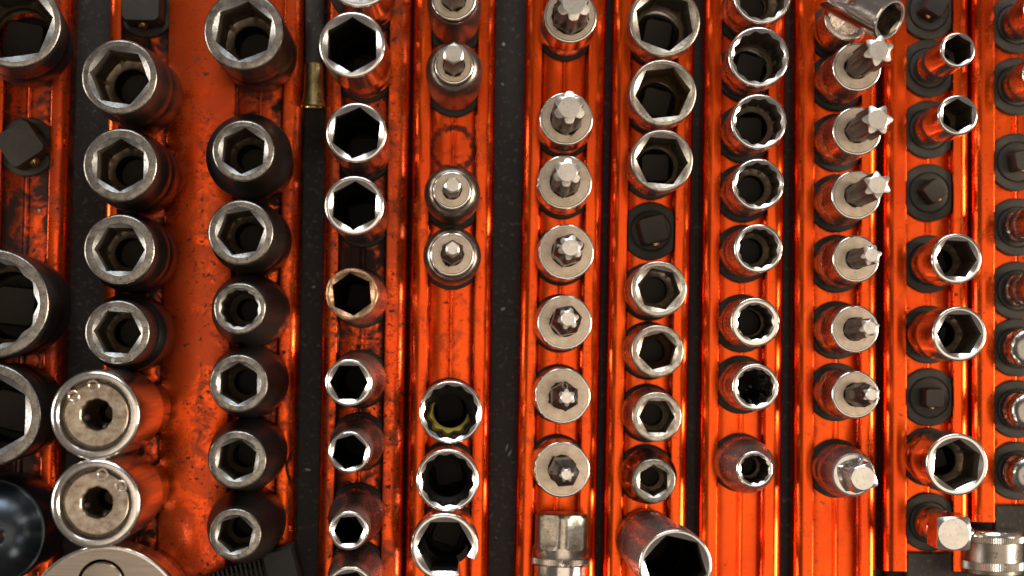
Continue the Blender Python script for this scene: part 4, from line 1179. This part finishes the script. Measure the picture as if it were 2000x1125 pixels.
# ---------------------------------------------------------------- brushed disc at the bottom edge
p = PT['disc']
root = empty('ratchet_head', (p[0], p[1]), 3.5, label='large brushed steel disc with a round button, cut by the bottom edge', cat='ratchet head')
m_brush, nt, pr = new_mat('brushed_steel')
vv = coords(nt, scale=(0.05, 1, 1))
nb = noise(nt, vv, 1500, 3, 0.6)
nt.links.new(mix(nt, nb, (0.30, 0.25, 0.20), (0.58, 0.51, 0.43)), pr.inputs['Base Color'])
pr.inputs['Metallic'].default_value = 0.95
nt.links.new(mathn(nt, 'ADD', mathn(nt, 'MULTIPLY', nb, 0.25), 0.25), pr.inputs['Roughness'])
bump(nt, pr, nb, 0.35, 0.0002)
H = 46.0
Rd = 160 / 6.93
bpx, bpy_ = PT['button'][0] - p[0], PT['button'][1] - p[1]
lathe([(Rd - 7, 0), (Rd - 5, 1), (Rd - 5, 22), (Rd - 1.0, 30), (Rd, 32), (Rd, H - 0.6)]).build('head_body', M['chrome'], root)
lathe(fillet(Rd, H, 0.6) + [(Rd - 1.1, H)]).build('rim', M['rim_chrome'], root)
n = 96
br = 41 / 6.95
MB().loft([ring(Rd - 1.1, H, n), [(bpx + (br + 0.85) * math.cos(2 * math.pi * k / n), bpy_ + (br + 0.85) * math.sin(2 * math.pi * k / n), H) for k in range(n)],
           [(bpx + (br + 0.75) * math.cos(2 * math.pi * k / n), bpy_ + (br + 0.75) * math.sin(2 * math.pi * k / n), H - 2) for k in range(n)]]).build('brushed_face', m_brush, root)
MB().loft([ring(br, H - 2, n, 0, bpx, bpy_), ring(br, H - 0.4, n, 0, bpx, bpy_), ring(br - 0.4, H, n, 0, bpx, bpy_), ring(br * 0.5, H + 0.1, n, 0, bpx, bpy_)], cap1=True).build('push_button', m_brush, root)

# ---------------------------------------------------------------- brass ferrule on a black rod in the wide gap
a, b = PT['ferrule_a'], PT['ferrule_b']
root = empty('brass_ferrule', ((a[0] + b[0]) / 2, (a[1] + b[1]) / 2), 0, label='tapered brass ferrule on a black rod in the gap', cat='ferrule')
La = (a[1] - b[1]) / 2
root.location.z = 0.003


def along_y(profile, n=48, cz=0.0):
    """lathe about the y axis; profile (r, y)"""
    return [[(r * math.cos(2 * math.pi * k / n), y, cz + r * math.sin(2 * math.pi * k / n)) for k in range(n)] for r, y in profile]


MB().loft(along_y([(2.4, La), (2.75, La - 0.2), (2.85, La - 1), (3.0, 0.0), (3.25, -La * 0.6), (3.75, -La + 0.8), (3.8, -La + 0.3), (3.5, -La), (2.6, -La)], cz=0)).build('sleeve', M['brass'], root)
MB().loft(along_y([(0.3, 75), (3.0, 74.5), (3.0, 30), (2.55, La - 0.5)], cz=-0.6)).build('rod', M['tray'], root)

# ---------------------------------------------------------------- curled wire
pts = [Vector(PT[k]) for k in ('wire_a', 'wire_b', 'wire_c', 'wire_d')]
cen = sum(pts, Vector()) / 4
mb = MB()
rings_w = []
N_W = 40
for k in range(N_W + 1):
    t = k / N_W * 3
    i = min(2, int(t))
    u = t - i
    p0 = pts[max(0, i - 1)]; p1 = pts[i]; p2 = pts[i + 1]; p3 = pts[min(3, i + 2)]
    c = 0.5 * ((2 * p1) + (p2 - p0) * u + (2 * p0 - 5 * p1 + 4 * p2 - p3) * u * u + (3 * p1 - p0 - 3 * p2 + p3) * u ** 3) - cen
    r = 0.42
    rings_w.append([(c.x + r * math.cos(2 * math.pi * j / 8), c.y, c.z + 0.45 + r * math.sin(2 * math.pi * j / 8)) for j in range(8)])
mb.loft(rings_w, True, True)
w = mb.build('curled_wire', M['wire'], None, 60)
w.location = cen * MM
tag(w, 'thin curled black wire beside the sixth black impact socket', 'wire')

# ---------------------------------------------------------------- ribbed black block at the bottom
a, b = Vector(PT['block_a']), Vector(PT['block_b'])
ang = math.atan2(b.y - a.y, b.x - a.x)
root = empty('ribbed_block', (b.x, b.y), 3.6, label='black ribbed block lying at the bottom edge below the impact sockets', cat='block')
root.rotation_euler = (0, 0, ang)
Lb = (b - a).length
box(-5.0, -9, 6.0, 10.2, 20, 12.0, 0.8).build('end_block', M['ribbed'], root, 30)
for k in range(19):
    x = -11.2 - k * 1.42
    drop = 0.011 * (k * 1.42) ** 2
    box(x, -10 - drop * 0.35, 5.2 - drop * 0.15, 0.85, 19 - drop * 0.3, 10.4 - drop * 0.3, 0.25).build('rib', M['ribbed'], root, 30)
box(-24, -10.5, 4.4, 29, 15, 8.0, 0.3).build('core', M['ribbed'], root, 30)

# ---------------------------------------------------------------- lying hex adapter
a, b = Vector(PT['hexadapter_a']), Vector(PT['hexadapter_b'])
d = (b - a)
root = empty('lying_hex_adapter', (a.x, a.y), 0.0, label='chrome hex adapter lying on its side at the bottom edge', cat='adapter')
root.rotation_euler = (0, 0, math.atan2(d.y, d.x) + math.pi / 2)
CZ = 11.2
Rx = 56 / 6.42
hxa = hex_r(Rx * 1.02)
n = 96


def yring(r, y, cz=CZ, n=96, rot=0.0):
    return [((r(2 * math.pi * k / n) if callable(r) else r) * math.cos(2 * math.pi * k / n + rot), (y(2 * math.pi * k / n) if callable(y) else y),
             cz + (r(2 * math.pi * k / n) if callable(r) else r) * math.sin(2 * math.pi * k / n + rot)) for k in range(n)]


rt_ = math.pi / 2
hcap = lambda a: min(hxa(a), Rx * 0.965)
MB().loft([yring(lambda a: min(hxa(a), Rx * 0.80), 0, rot=rt_), yring(lambda a: min(hxa(a), Rx * 0.88), lambda a: -0.15, rot=rt_), yring(hcap, -0.9, rot=rt_), yring(hcap, -9.6, rot=rt_), yring(lambda a: Rx * 0.965, lambda a: -10.0 - (Rx * 0.965 - hcap(a)) * 0.9, rot=rt_)], cap0=True).build('hex_head', M['rim_worn'], root, 22)
MB().loft([yring(lambda a: Rx * 0.965, lambda a: -10.0 - (Rx * 0.965 - hcap(a)) * 0.9, rot=rt_), yring(Rx * 0.97, -12.6, rot=rt_), yring(Rx * 0.95, -13.2, rot=rt_)]).build('neck', M['satin'], root)
kn = 200
krf = lambda a: Rx * 0.99 + (0.10 if int(round(a / (2 * math.pi) * kn)) % 2 else -0.06)
MB().loft([yring(Rx * 0.95, -13.2, n=kn), yring(krf, -13.35, n=kn), yring(krf, -15.0, n=kn), yring(Rx * 0.94, -15.15, n=kn)]).build('knurled_band', M['satin'], root, 50)
MB().loft([yring(Rx * 0.94, -15.15), yring(Rx * 0.99, -15.4), yring(Rx * 0.99, -33), yring(Rx * 0.9, -34)], cap1=True).build('body', M['chrome'], root)

# ---------------------------------------------------------------- lying socket with stamped numbers (bottom right)
a, b = Vector(PT['lying_a']), Vector(PT['lying_b'])
tz, uz = Vector(PT['lying_t']), Vector(PT['lying_u'])
cx = (a.x + b.x) / 2 + 0.6
Rl = (b.x - a.x) / 2 * 1.10
Ll = (tz.y - uz.y)
ZS = -5.9 + Rl + 0.2
root = empty('lying_socket', (cx, tz.y), 0, label='small chrome socket lying on its side, stamped 10, bottom right corner', cat='socket')
root.rotation_euler = (0, 0, math.radians(-0.6))
kn = 84
kr2 = lambda a: Rl + (0.15 if int(round(a / (2 * math.pi) * kn * 2)) % 2 else -0.06)
MB().loft([yring(Rl * 0.80, 0.1, ZS), yring(Rl * 0.90, -0.1, ZS), yring(Rl * 0.97, -0.9, ZS), yring(Rl * 0.985, -1.6, ZS)], cap0=True).build('end_rim', M['rim_chrome'], root)
for (y0, y1) in ((-1.6, -3.6), (-Ll + 4.2, -Ll + 1.6)):
    MB().loft([yring(Rl * 0.985, y0, ZS, kn * 2), yring(kr2, y0 - 0.15, ZS, kn * 2), yring(kr2, y1 + 0.15, ZS, kn * 2), yring(Rl * 0.985, y1, ZS, kn * 2)]).build('knurled_band', M['holder'], root, 50)
MB().loft([yring(Rl * 0.985, -3.6, ZS), yring(Rl * 0.985, -Ll + 4.2, ZS)]).build('body', M['holder'], root)
MB().loft([yring(Rl * 0.985, -Ll + 1.6, ZS), yring(Rl * 0.97, -Ll + 0.5, ZS), yring(Rl * 0.88, -Ll, ZS)], cap1=True).build('drive_end', M['holder'], root)


def stamp(txt, size, xc, yc, parent, mat):
    cu = bpy.data.curves.new('stamp', 'FONT')
    cu.body = txt
    cu.size = size * MM
    cu.shear = 0.35
    cu.extrude = 0.00008
    cu.align_x = 'CENTER'
    cu.align_y = 'CENTER'
    cu.resolution_u = 3
    tmp = bpy.data.objects.new('stamp', cu)
    col.objects.link(tmp)
    dg = bpy.context.evaluated_depsgraph_get()
    me = bpy.data.meshes.new_from_object(tmp.evaluated_get(dg))
    bpy.data.objects.remove(tmp)
    r = Rl * 0.985 * MM
    for v in me.vertices:
        ang = math.pi / 2 - (v.co.x + xc * MM) / r
        rr = r + v.co.z + 0.00002
        v.co = (rr * math.cos(ang), v.co.y + yc * MM, ZS * MM + rr * math.sin(ang))
    me.materials.clear()
    me.materials.append(mat)
    o = bpy.data.objects.new('stamped_text', me)
    col.objects.link(o)
    o.parent = parent
    return o


stamp('10', 4.4, 4.4, -7.2, root, M['bore'])
stamp('//72', 2.5, -3.2, -7.0, root, M['bore'])

# ---------------------------------------------------------------- end blocks of the right-hand rails
R10, R11 = RAILS[8], RAILS[9]


def end_block(name, R, ytop, ybot, label):
    xl, xr = R['xs'][1], R['xs'][2]
    w = xr - xl - 0.5
    c = (xl + xr) / 2
    o = box(0, 0, 1.5, w, ytop - ybot, 2.9, 0.4).build(name, M['tray'])
    o.location = ((R['mid'][0] + c) * MM, ((ytop + ybot) / 2) * MM, 0.0002)
    tag(o, label, 'end stop')
    return o


end_block('end_stop', R10, PT['endblock10'][1], PT['endblock10b'][1] - 6, 'black plastic end stop below the small square drive adapter')
yb = PT['endblock11'][1]
end_block('end_stop', R11, yb, yb - 9.0, 'black plastic end stop above the lying stamped socket')
yb2 = R10['mid'][1] + R10['y0']
bl = box(0, 0, -3.2, 26, 12, 5.4, 0.6).build('tray_step', M['tray'])
bl.location = ((R10['mid'][0] + 1) * MM, (yb2 - 6.2) * MM, 0)
bl['kind'] = 'structure'

# ---------------------------------------------------------------- loose flakes in the gaps
FL = [('fl1', 1.5, 0.9, 20, 'flake', 'pale flake in the wide gap level with the fifth star bit socket'),
      ('fl2', 0.5, 2.3, -15, 'flake', 'short pale splinter in the wide gap, left one of a pair'),
      ('fl3', 0.5, 2.6, -25, 'flake', 'short pale splinter in the wide gap, right one of a pair'),
      ('fl4', 0.9, 0.5, -30, 'flake_red', 'small orange chip in the wide gap near the bottom edge'),
      ('fl5', 1.1, 1.3, 10, 'flake', 'round brownish flake in the wide gap near the top edge'),
      ('fl6', 0.6, 0.8, 40, 'flake', 'tiny flake in the wide gap beside the longest hex bit'),
      ('fl7', 1.2, 0.7, 15, 'flake', 'dull flake in the gap beside the rusty socket'),
      ('fl8', 1.8, 0.9, -12, 'flake', 'dull flake in the gap beside the curled wire'),
      ('fl10', 0.9, 1.3, 25, 'flake', 'white speck on the first rail below its empty post'),
      ('fl11', 0.5, 0.5, 5, 'flake', 'tiny white speck beside the sixth star bit socket')]
for key, sx, sy, rz, mk, lab in FL:
    pt = PT[key]
    rnd = random.Random(key)
    z = -5.95 if pt[2] < 0 else 0.05
    k = 9
    outl = [(sx / 2 * math.cos(2 * math.pi * j / k) * rnd.uniform(0.7, 1.2), sy / 2 * math.sin(2 * math.pi * j / k) * rnd.uniform(0.7, 1.2)) for j in range(k)]
    o = MB().loft([[(x, y, 0) for x, y in outl], [(x * 0.95, y * 0.95, 0.22 + 0.08 * rnd.random()) for x, y in outl], [(x * 0.5, y * 0.5, 0.34) for x, y in outl]], True, True).build('loose_flake', M[mk], None, 30)
    o.location = (pt[0] * MM, pt[1] * MM, z * MM)
    o.rotation_euler = (0, 0, math.radians(rz))
    tag(o, lab, 'flake', 'loose flakes between the tools')
